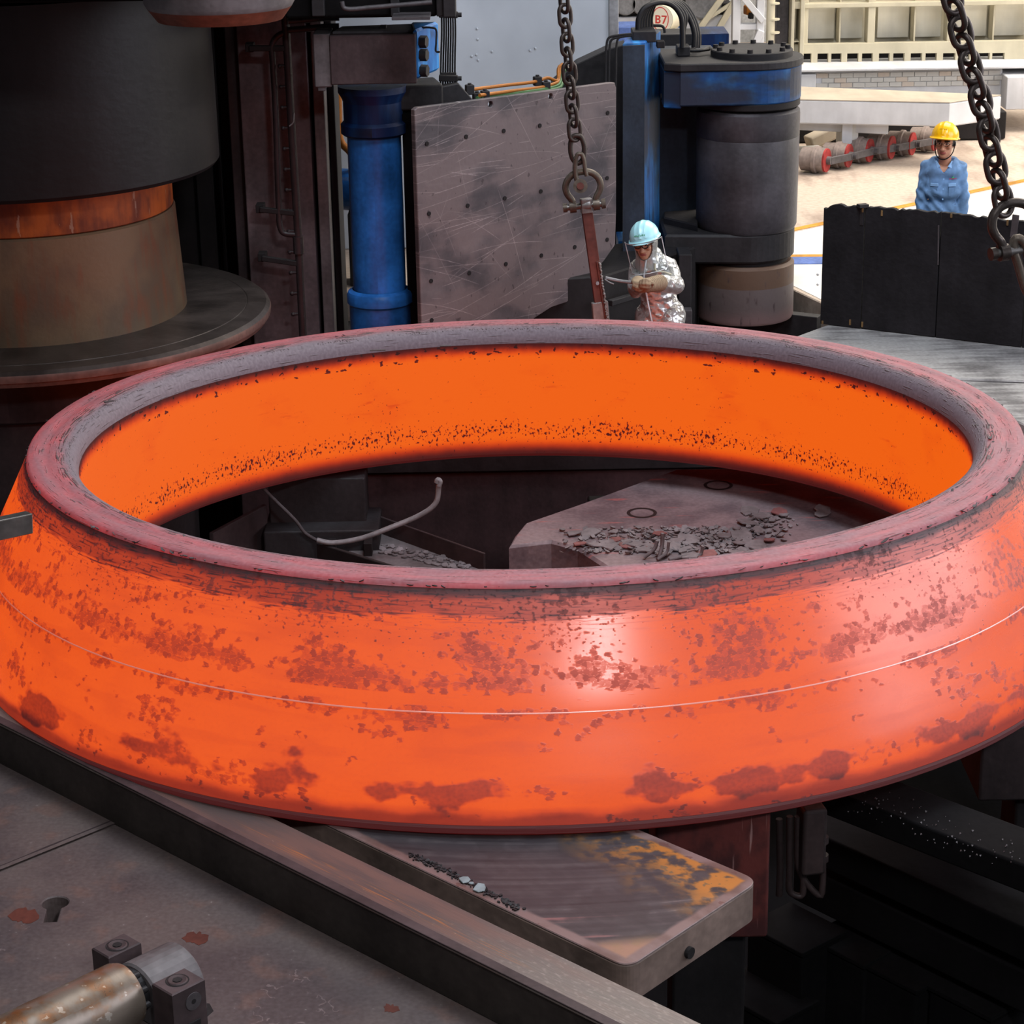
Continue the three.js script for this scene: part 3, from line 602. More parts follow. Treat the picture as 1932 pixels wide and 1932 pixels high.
// ================================================================ inside the ring
{
  const q = [on(1275, 885, TY), on(1215, 906, TY), on(1100, 948, TY), on(990, 986, TY), on(972, 1008, TY), on(960, 1030, TY), on(1040, 1021, TY), on(1090, 1034, TY), on(1130, 1060, TY), on(1220, 1120, TY), on(1650, 1120, TY), on(1800, 970, TY), on(1560, 880, TY)];
  for (const p of q) p.z = Math.max(p.z, -21.2);
  const tableTex = texture(1024, 1024, (u, v) => { const a = fbm(u * 6, v * 6, 6, 6, 6, 351), b = fbm(u * 5, v * 30, 5, 30, 4, 353), c = fbm(u * 80, v * 80, 80, 80, 2, 357); return mix3(mix3([112, 100, 102], [84, 76, 80], sst(-.3, .4, a)), [150, 84, 82], sst(.3, .6, b + .3 * a) * .7).map(k => k + 12 * c); }, true, [1 / 2.5, 1 / 2.5]);
  const t = thing('table_plate', 'dusty steel table plate with round holes under the back of the ring', 'table plate', V(1, TY - .37, -20));
  part(t, 'plate_body', prism(xz(...q), TY - .37, TY, .02), steel(0xffffff, .6, 0, { map: tableTex }));
  for (const [px, py, w] of [[1211, 968, .11], [1355, 916, .11]]) { const c = on(px, py, TY); part(t, 'bolt_socket', turned(c.x, c.z, [[w - .025, TY + .003], [w, TY + .003]], 32), M.black, true); }
  for (const [px, py] of [[1253, 954], [1317, 930], [1485, 953]]) { const c = on(px, py, TY); part(t, 'hole', new THREE.CylinderGeometry(.045, .045, .006, 20).translate(c.x, -.4895, c.z), M.black); }
  part(t, 'pedestal', bx(.6, 2.2, -2.4, TY - .36, -20.9, -19.4, .02), M.black);
  // scale lying on it
  M.flake = steel(0x827d7f, .7); M.flakeRed = steel(0x8a5a58, .7); M.flakeBlue = steel(0x8d979c, .45);
  const flakeShape = (s, turn) => { const n = 6 + Math.floor(rnd() * 3), q = [...Array(n)].map((_, i) => { const f = i / n * 6.283 + rr(-.25, .25), r = s * rr(.65, 1.1); return [r * Math.cos(f) * 1.3, r * Math.sin(f)]; }); return extr(shapeOf(q), .012, .003).rotateX(-Math.PI / 2 + rr(-.16, .16)).rotateZ(rr(-.16, .16)).rotateY(turn); };
  const spots = [];
  for (let i = 0; i < 46; i++) { const k = rnd(); spots.push(k < .3 ? [rr(1070, 1180), rr(1000, 1035)] : k < .62 ? [rr(1180, 1350), rr(1000, 1050)] : k < .85 ? [rr(1350, 1470), rr(995, 1045)] : [rr(1370, 1560), rr(960, 990)]); }
  spots.forEach(([px, py], i) => {
    const c = on(px, py, TY + .012), s = rr(.03, .085), m = i % 5 === 2 ? M.flakeRed : M.flake;
    const g = thing('scale_flake', i % 5 === 2 ? 'reddish flat scale flake lying in the litter on the table plate' : 'grey flat scale flake lying in the litter on the table plate', 'scale flake', c, i % 5 === 2 ? 'reddish flakes on the table plate' : 'grey flakes on the table plate');
    part(g, 'flake_body', flakeShape(s, rnd() * 6).translate(c.x, c.y, c.z), m);
  });
  const fine = []; for (let i = 0; i < 700; i++) { const px = 1040 + 320 * (rnd() + rnd()) * .75, py = 995 + 50 * rnd() - (px > 1400 ? 25 : 0), c = on(px, py, TY + .006), s = rr(.006, .028); fine.push(new THREE.CylinderGeometry(s, s * .8, .008, 5).rotateX(rr(-.5, .5)).rotateZ(rr(-.5, .5)).translate(c.x, c.y + rr(0, .012), c.z)); }
  const deb = part(tag(thing('scale_debris', 'fine grey scale litter spread over the table plate', 'debris', on(1240, 1030, TY)), null, null, null, 'stuff'), 'fragments', fine, M.flake);
  const cu = thing('curled_scale', 'curled spiky strips of scale on top of the litter heap', 'scale strip', on(1250, 1045, TY));
  for (const p of [[[1215, 1052], [1235, 1035], [1240, 1020]], [[1243, 1054], [1249, 1030], [1250, 1006]], [[1240, 1056], [1258, 1042], [1262, 1022]], [[1262, 1056], [1300, 1050], [1330, 1058]], [[1300, 1056], [1322, 1046], [1326, 1030]]]) { const [a, b, c] = p.map(([x, y], i) => on(x, y, TY)); part(cu, 'strip', tube([on(p[0][0], p[0][1], TY + .012), at(...p[1], -on(p[1][0], 1050, TY + .012).z), at(...p[2], -on(p[2][0], 1050, TY + .012).z)], .014, 10, 4), i2(M)); }
  function i2(m) { return m.flake; }
}
{
  const x0 = at(507, 940, 19.9).x, x1 = at(690, 940, 19.9).x;
  const t = thing('guide_block', 'dark steel box with a stepped foot inside the ring at the left', 'steel box', V((x0 + x1) / 2, -2.4, -20.2));
  part(t, 'box_body', bx(x0, x1, -.56, -.1, -20.25, -19.88, .015), M.dark);
  part(t, 'foot_flange', bx(x0 - .03, x1 + .1, -.72, -.44, -20.2, -19.68, .015), M.dark);
  part(t, 'column', bx(x0 + .05, x1, -2.4, -.71, -20.2, -19.8, .015), M.black);
  for (const px of [622, 690]) { const p = at(px, 1000, 19.7); part(t, 'rib', bx(p.x - .012, p.x + .05, -.68, -.5, -19.7, -19.56, .006), M.black); }
  const tr = thing('chute_plate', 'dusty sloping chute plate with an upright edge inside the ring', 'chute', V(-.6, -.7, -18.9));
  const c = [on(590, 1015, -.6), on(700, 998, -.6), on(940, 1084, -.6), on(880, 1120, -.6)];
  part(tr, 'chute_floor', prism(xz(...c), -.66, -.6, .008), M.midGrey);
  part(tr, 'edge_plate', bar(on(700, 985, -.54), on(915, 1062, -.54), .02, .15), M.darkBrown);
  part(tr, 'side_plate', bar(on(600, 1040, -.56), on(760, 1090, -.56), .03, .14), M.black);
  part(tr, 'support', bx(-.8, -.4, -2.4, -.65, -18.9, -18.7, .02), M.black);
  const bits = []; for (let i = 0; i < 160; i++) { const f = rnd(), g = rnd(), p = on(mix(650, 890, f), mix(1013, 1066, f) + rr(-6, 14), -.593), s = rr(.006, .03); bits.push(new THREE.CylinderGeometry(s, s, .008, 5).rotateX(rr(-.4, .4)).translate(p.x, p.y, p.z)); }
  tag(part(tr, 'scale_litter', bits, M.flake), null, null, null, 'stuff');
  const rodT = thing('bent_rod', 'bent grey steel rod with a hooked end inside the ring', 'steel rod', at(600, 1022, 19.55));
  part(rodT, 'rod_body', tube([[598, 1019], [625, 1024], [680, 1016], [735, 996], [790, 973], [815, 957], [824, 945], [828, 915]].map(([x, y]) => at(x, y, 19.5)), .02, 70, 8), M.lightGrey);
  part(rodT, 'hook', tube([[828, 917], [830, 908], [826, 905], [824, 911]].map(([x, y]) => at(x, y, 19.49)), .02, 16, 8), M.lightGrey);
  const wt = thing('steel_wire', 'thin dark bent wire hanging left of the bent rod', 'wire', at(598, 1019, 19.6));
  part(wt, 'wire_body', tube([[492, 917], [520, 945], [560, 985], [575, 1005], [600, 1021]].map(([x, y]) => at(x, y, 19.6)), .013, 40, 6), M.grey);
  const dp = thing('guard_plate', 'dark upright plate at the left inside the ring', 'plate', V(-2.2, -2.4, -19.6));
  { const a = at(395, 960, 19.3), b = at(500, 960, 19.9); part(dp, 'plate_body', bar(a.setY(-1.3), b.setY(-1.3), .04, 2, V(0, 1, 0)), M.darkBrown); }
}

// ================================================================ rolling mill at the left
{
  const c = at(70, 575, 21.5), y = (px, py) => at(px, py, 21.5).y, yF = .822, yT = at(70, 12, 19.99).y;
  const t = thing('main_roll', 'giant dark main roll with rusty collar and wide flange at the left', 'roll', V(c.x, -2.4, c.z));
  const ySl = y(428, 306), ySeam = y(337, 388);
  part(t, 'sleeve', turned(c.x, c.z, [[.001, yT], [1.505, yT], [1.513, ySl + .03], [1.49, ySl], [.001, ySl]], 128), M.sleeve, true);
  part(t, 'rusty_collar', turned(c.x, c.z, [[1.128, ySl + .05], [1.128, ySeam + .012], [1.11, ySeam]], 96), M.rust, true);
  part(t, 'roll_body', turned(c.x, c.z, [[1.0, ySeam + .001], [1.13, ySeam], [1.142, ySeam - .015], [1.183, yF]], 96), M.tan, true);
  M.flange = steel(0x5d544f, .38, .35, { bump: .001 }); M.flangeRim = steel(0x7a5e55, .5, .2);
  part(t, 'flange', turned(c.x, c.z, [[1.0, yF + .004], [1.66, yF + .002], [1.665, yF - .006], [1.67, yF], [1.815, yF - .006], [1.845, yF - .03]], 128), M.flange, true);
  part(t, 'flange_rim', turned(c.x, c.z, [[1.845, yF - .03], [1.852, yF - .05], [1.848, yF - .085], [1.83, yF - .09], [1.82, yF - .125], [1.3, yF - .14]], 128), M.flangeRim, true);
  part(t, 'lower_hub', turned(c.x, c.z, [[1.36, yF - .1], [1.3, yF - .55], [1.18, yF - .6], [1.14, -2.4]], 96), M.darkBrown, true);
  const clot = thing('scale_clump', 'small black clump of scale on the main roll flange', 'scale clump', on(68, 634, yF));
  const bits = []; for (let i = 0; i < 14; i++) { const p = on(68 + rr(-8, 8), 634 + rr(-3, 3), yF); bits.push(new THREE.DodecahedronGeometry(rr(.012, .026)).translate(p.x, p.y + rr(.005, .03), p.z)); }
  part(clot, 'clump_body', bits, M.black);
}
{
  const c = at(415, 20, 19.6), k = 1 / 276, yb = at(535, 34, 19.6).y, yDeck = at(70, 12, 19.99).y + .02;
  const t = thing('upper_cone_roll', 'rusty sloping underside of the upper cone roll at the top left', 'roll', V(c.x, yb, c.z));
  part(t, 'bevel', turned(c.x, c.z, [[.49, yb + .085], [.425, yb], [.001, yb]], 80), M.rustBevel, true);
  part(t, 'roll_rim', turned(c.x, c.z, [[.001, yb + .9], [.51, yb + .9], [.51, yb + .12], [.49, yb + .085]], 80), M.midGrey, true);
  const o = thing('overhead_carriage', 'dark overhead carriage of the mill along the top left edge', 'carriage', V(-4, 3.6, -22));
  const yL = at(300, 14, 22).y, yM = at(700, 34, 21.6).y;
  part(o, 'left_beam', bx(-1.9, at(545, 0, 22).x, yL, 7.5, -23.6, -21.6, .03), M.pit);
  part(o, 'shading_deck', [bx(-9, -1.92, yDeck, 7.5, -23.65, -20.0, .03), bx(-9, -1.92, at(0, -40, 17.6).y, 7.5, -20.02, -17.6, .03)], M.pit);  // forward box is out of view, placed to shade the main roll
  part(o, 'carriage_body', bx(at(545, 0, 22).x, at(828, 0, 22).x, yM, 7.5, -23.6, -21.6, .03), M.pit);
  for (const [px, w] of [[600, .1], [745, .07], [838, .12]]) { const p = at(px, 20, 21.55); part(o, 'hanger', bx(p.x - w / 2, p.x + w / 2, at(px, 33, 21.5).y, 5, p.z - .06, p.z, .01), M.dark); }
  part(o, 'bracket_plate', bx(at(740, 0, 21.5).x, at(812, 0, 21.5).x, at(760, 32, 21.5).y, at(760, 26, 21.5).y, -21.6, -21.3, .004), M.grey);
  part(o, 'bumper_block', bx(at(836, 0, 21.6).x, at(860, 0, 21.6).x, at(848, 30, 21.6).y, 5.5, -21.75, -21.5, .01), M.dark);
  part(o, 'lubrication_pipe', tube([[645, 3], [648, 14], [656, 17], [700, 14], [760, 9], [815, 4]].map(([x, y]) => at(x, y, 21.4)), .018, 60, 8), M.grey);
  // a sliver of daylight passes under the carriage, as in the gap beside the arm
  const h = thing('mill_housing', 'black mill housing wall behind the main roll', 'housing', V(-5, -2.4, -24.4));
  part(h, 'housing_wall', bx(-12, at(456, 0, 24).x, -2.4, 9, -24.8, -23.95, .02), M.black);
  const rib = [[352, 385], [396, 402], [430, 440]]; for (const [a, b] of rib) part(h, 'rib', bx(at(a, 0, 23.9).x, at(b, 0, 23.9).x, -2.4, 4, -23.97, -23.77, .01), M.black);
}
// column with its conduits
{
  const d = 22.6, X = px => at(px, 330, d).x, t = thing('mill_column', 'tall plum brown steel column with pipes left of the blue cylinder', 'column', V(X(520), -2.4, -22.7));
  const slant = (p0, p1, z0, z1, mat, name) => part(t, name, bx(X(p0), X(p1), -2.4, 6.5, z0, z1, .012), mat);
  M.column = steel(0x6b5e60, .6);
  slant(461, 590, -23.4, -22.6, M.column, 'front_plate');
  slant(434, 462, -23.4, -22.76, M.darkBrown, 'left_plate');
  slant(592, 597, -23.4, -22.85, M.black, 'slot');
  slant(597, 618, -23.3, -22.62, M.midGrey, 'guide_rail');
  slant(618, 632, -23.4, -22.9, M.black, 'right_plate');
  M.pipeDark = steel(0x332b2d, .42);
  const r = thing('pipe_ladder', 'dark studded pipe run on brackets down the plum column', 'pipes', at(556, 500, 22.2));
  const P = (x, y) => at(x, y, 22.25);
  part(r, 'main_pipe', tube([[538, 30], [541, 80], [546, 170], [552, 270], [558, 370], [563, 455], [568, 560], [573, 660]].map(q => P(...q)), .033, 90, 10), M.pipeDark);
  part(r, 'pipe_loop', tube([[536, 62], [524, 68], [514, 84], [515, 120], [520, 210], [523, 300], [526, 390], [528, 425], [534, 439], [558, 443]].map(q => P(...q)), .025, 100, 8), M.pipeDark);
  part(r, 'coupling', rod(P(562, 446), P(564, 478), .044, 14), M.pipeDark);
  for (const [y0, y1] of [[36, 42], [53, 59]]) part(r, 'cross_pipe', tube([[544, y0 + 4], [580, y0 + 1], [612, y0 - 2], [640, y1 - 9]].map(([x, y]) => at(x, y, 22.2)), .026, 30, 8), M.pipeDark);
  for (let i = 0; i < 15; i++) { const py = 124 + i * 39, px = 543 + (py - 124) * .0535; if (py < 620) part(r, 'stud', [rod(P(px - 3, py), P(px - 17, py + 1), .013, 8), new THREE.SphereGeometry(.019, 8, 6).translate(...P(px - 15, py + 1).toArray())], M.pipeDark); }
  for (const [x0, y0, x1, y1] of [[470, 91, 538, 91], [490, 395, 557, 402], [494, 487, 562, 497]]) { const a = P(x0, y0), b = P(x1, y1); const br = part(r, 'bracket', bar(a, b, .045, .045), M.black); part(br, 'bracket_foot', ob(a.clone().add(V(0, 0, -.07)), .07, .07, .12, 0, .006), M.black); }
  const cl = thing('paint_drip', 'small white dried drip on the studded pipe', 'drip', P(556, 222)); const pts = [[555, 213], [554, 222], [553, 231], [546, 238]].map(([x, y]) => at(x, y, 22.22)); part(cl, 'drip_body', tube(pts, .006, 20, 6), M.lightGrey);
}
// arm block with blue end
{
  const d = 21.7, y0 = at(700, 160, d).y, y1 = at(700, 66, d).y, X = px => at(px, 110, d).x;
  const t = thing('clamp_arm', 'dark square arm with a bolted blue end above the blue cylinder', 'machine arm', V(X(700), y0, -22));
  part(t, 'arm_body', bx(X(622), X(785), y0, y1, -22.1, -21.72, .01), M.plum);
  part(t, 'left_plate', bx(X(591), X(623), y0 - .02, y1 + .01, -22.1, -21.74, .01), M.midGrey);
  part(t, 'guide_lip', bx(X(596), X(611), y0 - .05, y0 - .015, -22, -21.75, .005), M.grey);
  const e0 = at(785, 110, d), e1 = at(828, 110, 22.2);
  part(t, 'end_block', prism([[e0.x - .02, e0.z - .04], [e0.x + .012, e0.z - .04], [e1.x, e1.z], [e1.x - .22, e1.z], ], y0 + .03, y1 + .03, .02), M.blue);
  part(t, 'top_cover', prism(xz(V(X(628), 0, -21.8), V(X(780), 0, -21.78), V(e1.x - .02, 0, e1.z), V(X(640), 0, -22.1)), y1 - .004, y1 + .02, .006), M.grey);
  const nrm = new THREE.Vector3().crossVectors(V(0, 1, 0), V(e1.x - e0.x, 0, e1.z - e0.z)).normalize(); if (nrm.x < 0) nrm.negate();
  const nz = V(nrm.x, 0, nrm.z);
  for (const py of [82, 107, 137]) for (const f of [.2]) { const p = e0.clone().lerp(e1, f).setY(at(790, py, d).y); part(t, 'bolt', hexBolt(p.clone().addScaledVector(nz, .02), nz, .048, .07), M.dark); }
  part(t, 'cover_bolt', bx(X(716), X(728), y1 + .015, y1 + .04, -22.0, -21.9, .004), M.black);
  part(t, 'oil_pipe', tube([[795, 52], [812, 52], [822, 55], [823, 80], [823, 97], [830, 98]].map(([x, y]) => at(x, y, 21.9)), .009, 50, 6), M.dark);
}
// blue hydraulic cylinder
{
  const c = at(711, 400, 22.15), Y = py => at(711, py, 22.15).y, k = 22.6 / 5396.7;
  const t = thing('hydraulic_cylinder', 'tall upright blue hydraulic cylinder left of the scratched shield plate', 'cylinder', V(c.x, -2.4, c.z));
  part(t, 'barrel', turned(c.x, c.z, [[52 * k, Y(250)], [52 * k, Y(545)]], 64), M.blueBarrel, true);
  part(t, 'head', turned(c.x, c.z, [[.001, Y(160)], [66 * k, Y(160)], [66 * k, Y(172)], [60 * k, Y(182)], [57 * k, Y(190)], [57 * k, Y(226)], [63 * k, Y(232)], [63 * k, Y(249)], [58 * k, Y(253)], [52 * k, Y(254)]], 64, { crease: .3 }), M.blueDark, true);
  part(t, 'foot_flange', turned(c.x, c.z, [[54 * k, Y(543)], [62 * k, Y(547)], [65 * k, Y(553)], [65 * k, Y(568)], [61 * k, Y(572)], [60 * k, -.3], [.1, -.25]], 64), M.blueBarrel, true);
  part(t, 'foot', turned(c.x, c.z, drum(.34, -2.4, -.3), 48), M.black, true);
  part(t, 'top_bracket', ob(at(765, 178, 22.3), .55, .2, .4, .2, .02), M.dark);
  const g = thing('bracket_plate', 'dark angled bracket plate at the top left corner of the shield plate', 'bracket', at(850, 185, 22.6));
  part(g, 'bracket_body', standing(shapeOf([[0, -.9], [.0, .0], [.22, .03], [.33, -.1], [.36, -.9]]), at(816, 167, 22.4), V(1, 0, -.25), .1), M.dark), g.children[0].position.y += at(816, 167, 22.4).y;
}
// what shows through the gap between column and cylinder
{
  const p = (x, y) => at(x, y, 25.5), t = thing('blue_drum', 'blue horizontal drum seen in the gap left of the blue cylinder', 'drum', p(655, 360));
  part(t, 'drum_body', rod(V(p(620, 0).x, p(650, 360).y, -25.6), V(p(676, 0).x, p(650, 360).y, -25.5), .2, 32), M.blueBarrel);
  part(t, 'stand', bx(p(640, 0).x, p(672, 0).x, 0, p(650, 400).y, -25.75, -25.4, .01), M.dark);
  const o = thing('orange_pipe', 'orange pipe bent into the gap left of the blue cylinder', 'pipe', p(640, 260));
  part(o, 'pipe_body', tube([[637, 150], [639, 215], [640, 255], [646, 272], [662, 290], [664, 330]].map(q => p(...q)), .035, 40, 10), M.orangePipe);
}
// shield plate
const SPA = at(782, 400, 21.5), SPB = at(1163, 400, 22.9);
{
  const U = SPB.clone().sub(SPA).setY(0).normalize(), N = new THREE.Vector3().crossVectors(U, V(0, 1, 0));
  const w = (px, py) => { const v = ray(px, py), s = SPA.clone().sub(EYE).setY(0).dot(N) / v.clone().setY(0).dot(N), q = v.multiplyScalar(s).add(EYE); return [q.clone().sub(SPA).setY(0).dot(U), q.y]; };
  const L = w(798, 700), R = w(1068, 571);
  const sh = shapeOf([w(782, 208), w(788, 203), w(1152, 156), w(1160, 156), w(1163, 166), w(1163, 400), w(1161, 462), w(1140, 492), w(1070, 570), w(1040, 580), [L[0] + .45, L[1] - .02], L]);
  for (const [x, y] of [[925.5, 197], [1039, 182]]) { const q = w(x, y), h = new THREE.Path(); h.absellipse(q[0], q[1], .024, .024, 0, Math.PI * 2); sh.holes.push(h); }
  const t = thing('shield_plate', 'large scratched grey steel shield plate behind the middle of the ring', 'shield plate', V(SPA.x, L[1], SPA.z));
  const g = standing(sh, SPA, U, .05, .005), p = g.attributes.position, uv = g.attributes.uv;
  for (let i = 0; i < p.count; i++) uv.setXY(i, V(p.getX(i), 0, p.getZ(i)).sub(SPA).setY(0).dot(U), p.getY(i));
  part(t, 'plate_body', g, M.shield, true);
  M.boltHole = steel(0x1a1516, .8, 0, { bump: 0 });
  for (const [x, y] of [[805, 271], [879, 258], [950, 247], [1018, 237], [1146, 213], [809, 403], [882, 388], [952, 374], [1020, 361], [1145, 336], [813, 530], [885, 515], [954, 498], [1021, 482], [1084, 466], [1145, 452], [814, 604], [1068, 352]]) {
    const q = w(x, y), c = SPA.clone().addScaledVector(U, q[0]).setY(q[1]);
    part(t, 'plug_bolt', new THREE.CylinderGeometry(.018, .018, .014, 10).applyQuaternion(new THREE.Quaternion().setFromUnitVectors(V(0, 1, 0), N)).translate(c.x, c.y, c.z), M.boltHole);
  }
  { const a = at(764, 400, 22.1), b = at(802, 400, 22.1); part(t, 'added_dark_panel', bx(a.x, b.x, -.25, at(780, 215, 22.1).y, -22.4, -22.1, .01), M.pit); }  // dark panel added to keep the gap beside the plate dark
  for (const s of [.4, 1.6]) { const c = SPA.clone().addScaledVector(U, s).addScaledVector(N, -.2); part(t, 'back_post', bx(c.x - .08, c.x + .08, -.25, 1.9, c.z - .1, c.z + .1, .01), M.black); }
  // pipes along its top edge
  const pt = thing('pipe_bundle', 'orange and green hydraulic pipes clamped along the shield plate top', 'pipes', at(960, 170, 22.9));
  const Q = (x, y, d) => at(x, y, d);
  const lines = [[[882, 170], [1015, 153], [M.orangePipe]], [[905, 180], [1030, 163], [M.orangePipe]], [[900, 185], [1035, 167], [M.greenPipe]], [[905, 190], [1040, 170], [M.greenPipe]]];
  lines.forEach(([a, b, [m]], i) => part(pt, i < 2 ? 'orange_pipe' : 'green_pipe', tube([Q(a[0], a[1], 22.6), Q((a[0] + b[0]) / 2, (a[1] + b[1]) / 2, 23.1), Q(b[0], b[1], 23.6), Q(b[0] + 18, b[1] - 6, 23.7), Q(1052 + i * 3, 152, 23.8), Q(1054 + i * 3, 128 + i * 3, 23.9), Q(1062 + i * 2, 121 + i * 3, 23.95)], .015, 60, 8), m));
  for (const [x, y, d] of [[886, 169, 22.6], [915, 180, 22.7], [900, 184, 22.65], [1014, 153, 23.6], [1030, 163, 23.6]]) part(pt, 'pipe_clamp', [ob(Q(x, y, d), .07, .08, .06, .3, .008), hexBolt(Q(x, y - 4, d), V(0, 1, 0), .018, .07)], M.dark);
}
// cable bundle under the carriage
{
  const t = thing('cable_bundle', 'row of black vertical cables between two clamp bars', 'cables', at(846, 150, 22.4));
  for (let i = 0; i < 7; i++) part(t, 'cable', tube([[833 + i * 4.2, 18], [833.5 + i * 4.3, 60], [832 + i * 4.4, 110], [831 + i * 4.5, 175]].map(([x, y]) => at(x, y, 22.6 + (i % 2) * .04)), .0085, 30, 6), M.cable);
  for (const y of [27, 147]) { const a = at(828, y, 22.55), b = at(864, y + 1, 22.55); part(t, 'clamp_bar', bar(a, b, .06, .05), M.black); part(t, 'clamp_bolt', hexBolt(b, V(1, 0, 0), .02, .06), M.dark); }
  part(t, 'clamp_plate', ob(at(846, 144, 22.6), .13, .06, .05, 0, .005), M.black);
}
// pale sheet-metal enclosure behind
{
  const d = 27, x0 = at(628, 80, d).x, x1 = at(1167, 80, d).x, t = thing('sheet_enclosure', 'tall pale grey sheet metal enclosure behind the shield plate', 'enclosure', V((x0 + x1) / 2, 0, -28));
  part(t, 'front_sheet', bx(x0, x1 - .06, 0, 6.5, -29, -27, .02), M.sheet);
  part(t, 'corner_trim', bx(x1 - .1, x1, 0, 6.5, -29, -26.97, .01), M.lightGrey);
  for (const [px, py] of [[900, 54], [901, 74], [902, 113], [899, 103], [928, 97], [1000, 95], [1010, 91], [890, 106]]) { const p = at(px, py, 26.99); part(t, 'rivet', new THREE.SphereGeometry(.012, 10, 6).scale(1, 1, .5).translate(p.x, p.y, p.z), M.sheet); }
}
// ================================================================ guide roll stand at the right
{
  const d = 24.0, c = at(1410, 300, d), Y = (py, px = 1410) => at(px, py, d).y, k = 24.67 / 5396.7, X = px => at(px, 300, d).x;
  const t = thing('guide_roll_stand', 'blue stand carrying the big dark guide roll right of the shield plate', 'machine', V(X(1300), -.25, -24.4));
  // slanted rear bracket and the column
  const d2 = 23.5, a = at(1175, 270, d2), b = at(1216, 270, 23.55), e = at(1245, 270, 24.3), f = at(1200, 270, 24.5);
  part(t, 'rear_bracket', standing(shapeOf([[0, 0], ...[[1040, 160], [1090, 120], [1150, 92], [1180, 84], [1180, 470], [1168, 500]].map(([x, y]) => { const p = at(x, y, 24.4); return [p.x, p.y]; })].slice(1)), V(0, 0, -24.4), V(1, 0, 0), .3), M.dark);
  part(t, 'column', prism(xz(a, b, e, f), -.3, at(1216, 79, 23.55).y, .01), M.blue);
  part(t, 'column_face', bar(at(1178, 84, 23.66), at(1178, 465, 23.66), .02, .03, V(1, 0, 0)), M.navy);
  part(t, 'front_plate', prism(xz(a.clone().add(V(0, 0, .015)), b.clone().add(V(-.004, 0, .015)), b, a), -.3, at(1216, 84, 23.55).y, .003), M.navy);  // navy facing: shade of the column front put into the colour
  part(t, 'side_plate', prism([[e.x - .05, e.z], [X(1326), -24.42], [X(1355), -24.6], [X(1355), -24.8], [e.x - .05, -24.8]], Y(455, 1280), Y(110, 1280), .01), M.navy);
  // arm
  const armPoly = [[X(1247), c.z + .34], ...[...Array(25)].map((_, i) => { const q = Math.PI * (i / 24) - Math.PI / 2; return [c.x + .475 * Math.cos(-q), c.z + .475 * Math.sin(-q)]; }).map(([x, z]) => [x, z])];
  const arc = n => [...Array(25)].map((_, i) => { const q = Math.PI / 2 - Math.PI * i / 24; return [c.x + n * Math.cos(q), c.z + n * Math.sin(q)]; });
  part(t, 'arm', prism([[X(1275), c.z + .46], ...arc(.46), [X(1275), c.z - .46]], Y(183), Y(118), .012), M.blueArm);
  part(t, 'arm_top', prism([[X(1246), c.z + .40], [X(1275), c.z + .475], ...arc(.475), [X(1246), c.z - .475]], Y(119), Y(104), .01), M.dark);
  part(t, 'arm_root', prism([[X(1246), c.z + .38], [X(1277), c.z + .44], [X(1277), c.z - .4], [X(1246), c.z - .4]], Y(188), Y(119), .01), M.blueArm);
  part(t, 'bearing_ring', turned(c.x, c.z, drum(.455, Y(196), Y(182), .01), 80), M.black, true);
  const cap = part(t, 'cap', turned(c.x + .02, c.z, drum(.36, Y(112), Y(91), .008), 80), M.dark, true);
  for (let i = 0; i < 12; i++) { const q = i / 12 * 6.283 + .15; part(cap, 'bolt', new THREE.CylinderGeometry(.024, .026, .035, 8).translate(c.x + .02 + .315 * Math.cos(q), Y(91) + .012, c.z + .315 * Math.sin(q)), M.black); }
  part(t, 'guide_roll', turned(c.x, c.z, [[.001, Y(200)], [.43, Y(200)], [.455, Y(205)], [.458, Y(212)], [.458, Y(252)], [.455, Y(253)], [.458, Y(254)], [.452, Y(418)], [.435, Y(425)], [.001, Y(425)]], 96), M.rollGrey, true);
  part(t, 'lower_arm', prism([[X(1250), c.z + .36], ...arc(.435), [X(1250), c.z - .4]], Y(478), Y(424), .02), M.dark);
  part(t, 'neck', turned(c.x, c.z, drum(.38, Y(492), Y(470)), 64), M.black, true);
  M.lowRoll = steel(0xffffff, .55, 0, { map: texture(512, 256, (u, v) => { const a = fbm(u * 10, v * 2, 10, 2, 5, 361), b = fbm(u * 40, v * 3, 40, 3, 4, 363); const col = mix3(mix3([96, 86, 84], [118, 96, 94], sst(.25, .5, v + .08 * a)), [92, 72, 58], sst(.5, .7, v + .1 * a)); return mix3(col, [70, 58, 58], sst(.3, .6, b)); }, true, [1 / 1.4, 1 / .62]) });
  part(t, 'lower_roll', turned(c.x, c.z, [[.001, Y(486)], [.41, Y(486)], [.44, Y(491)], [.442, Y(588)], [.43, Y(593)], [.001, Y(593)]], 96), M.lowRoll, true);
  // manifolds and hoses on top
  part(t, 'manifold', bx(at(1193, 0, 23.7).x, at(1238, 0, 23.7).x, at(1216, 79, 23.7).y, at(1216, 58, 23.7).y, -23.95, -23.65, .01), M.dark);
  part(t, 'hose_block', bx(X(1276), X(1300), Y(104), Y(86), -24.2, -23.98, .01), M.dark);
  part(t, 'rear_manifold', bx(at(1240, 0, 25.1).x, at(1325, 0, 25.1).x, at(1300, 110, 25.1).y, at(1300, 64, 25.1).y, -25.5, -25.1, .012), M.dark);
  part(t, 'rear_block', bx(at(1322, 0, 25.2).x, at(1377, 0, 25.2).x, at(1350, 110, 25.2).y, at(1350, 63, 25.2).y, -25.7, -25.2, .012), M.blueDark);
  part(t, 'side_fitting', ob(at(1246, 83, 23.8), .07, .06, .12, 0, .008), M.black);
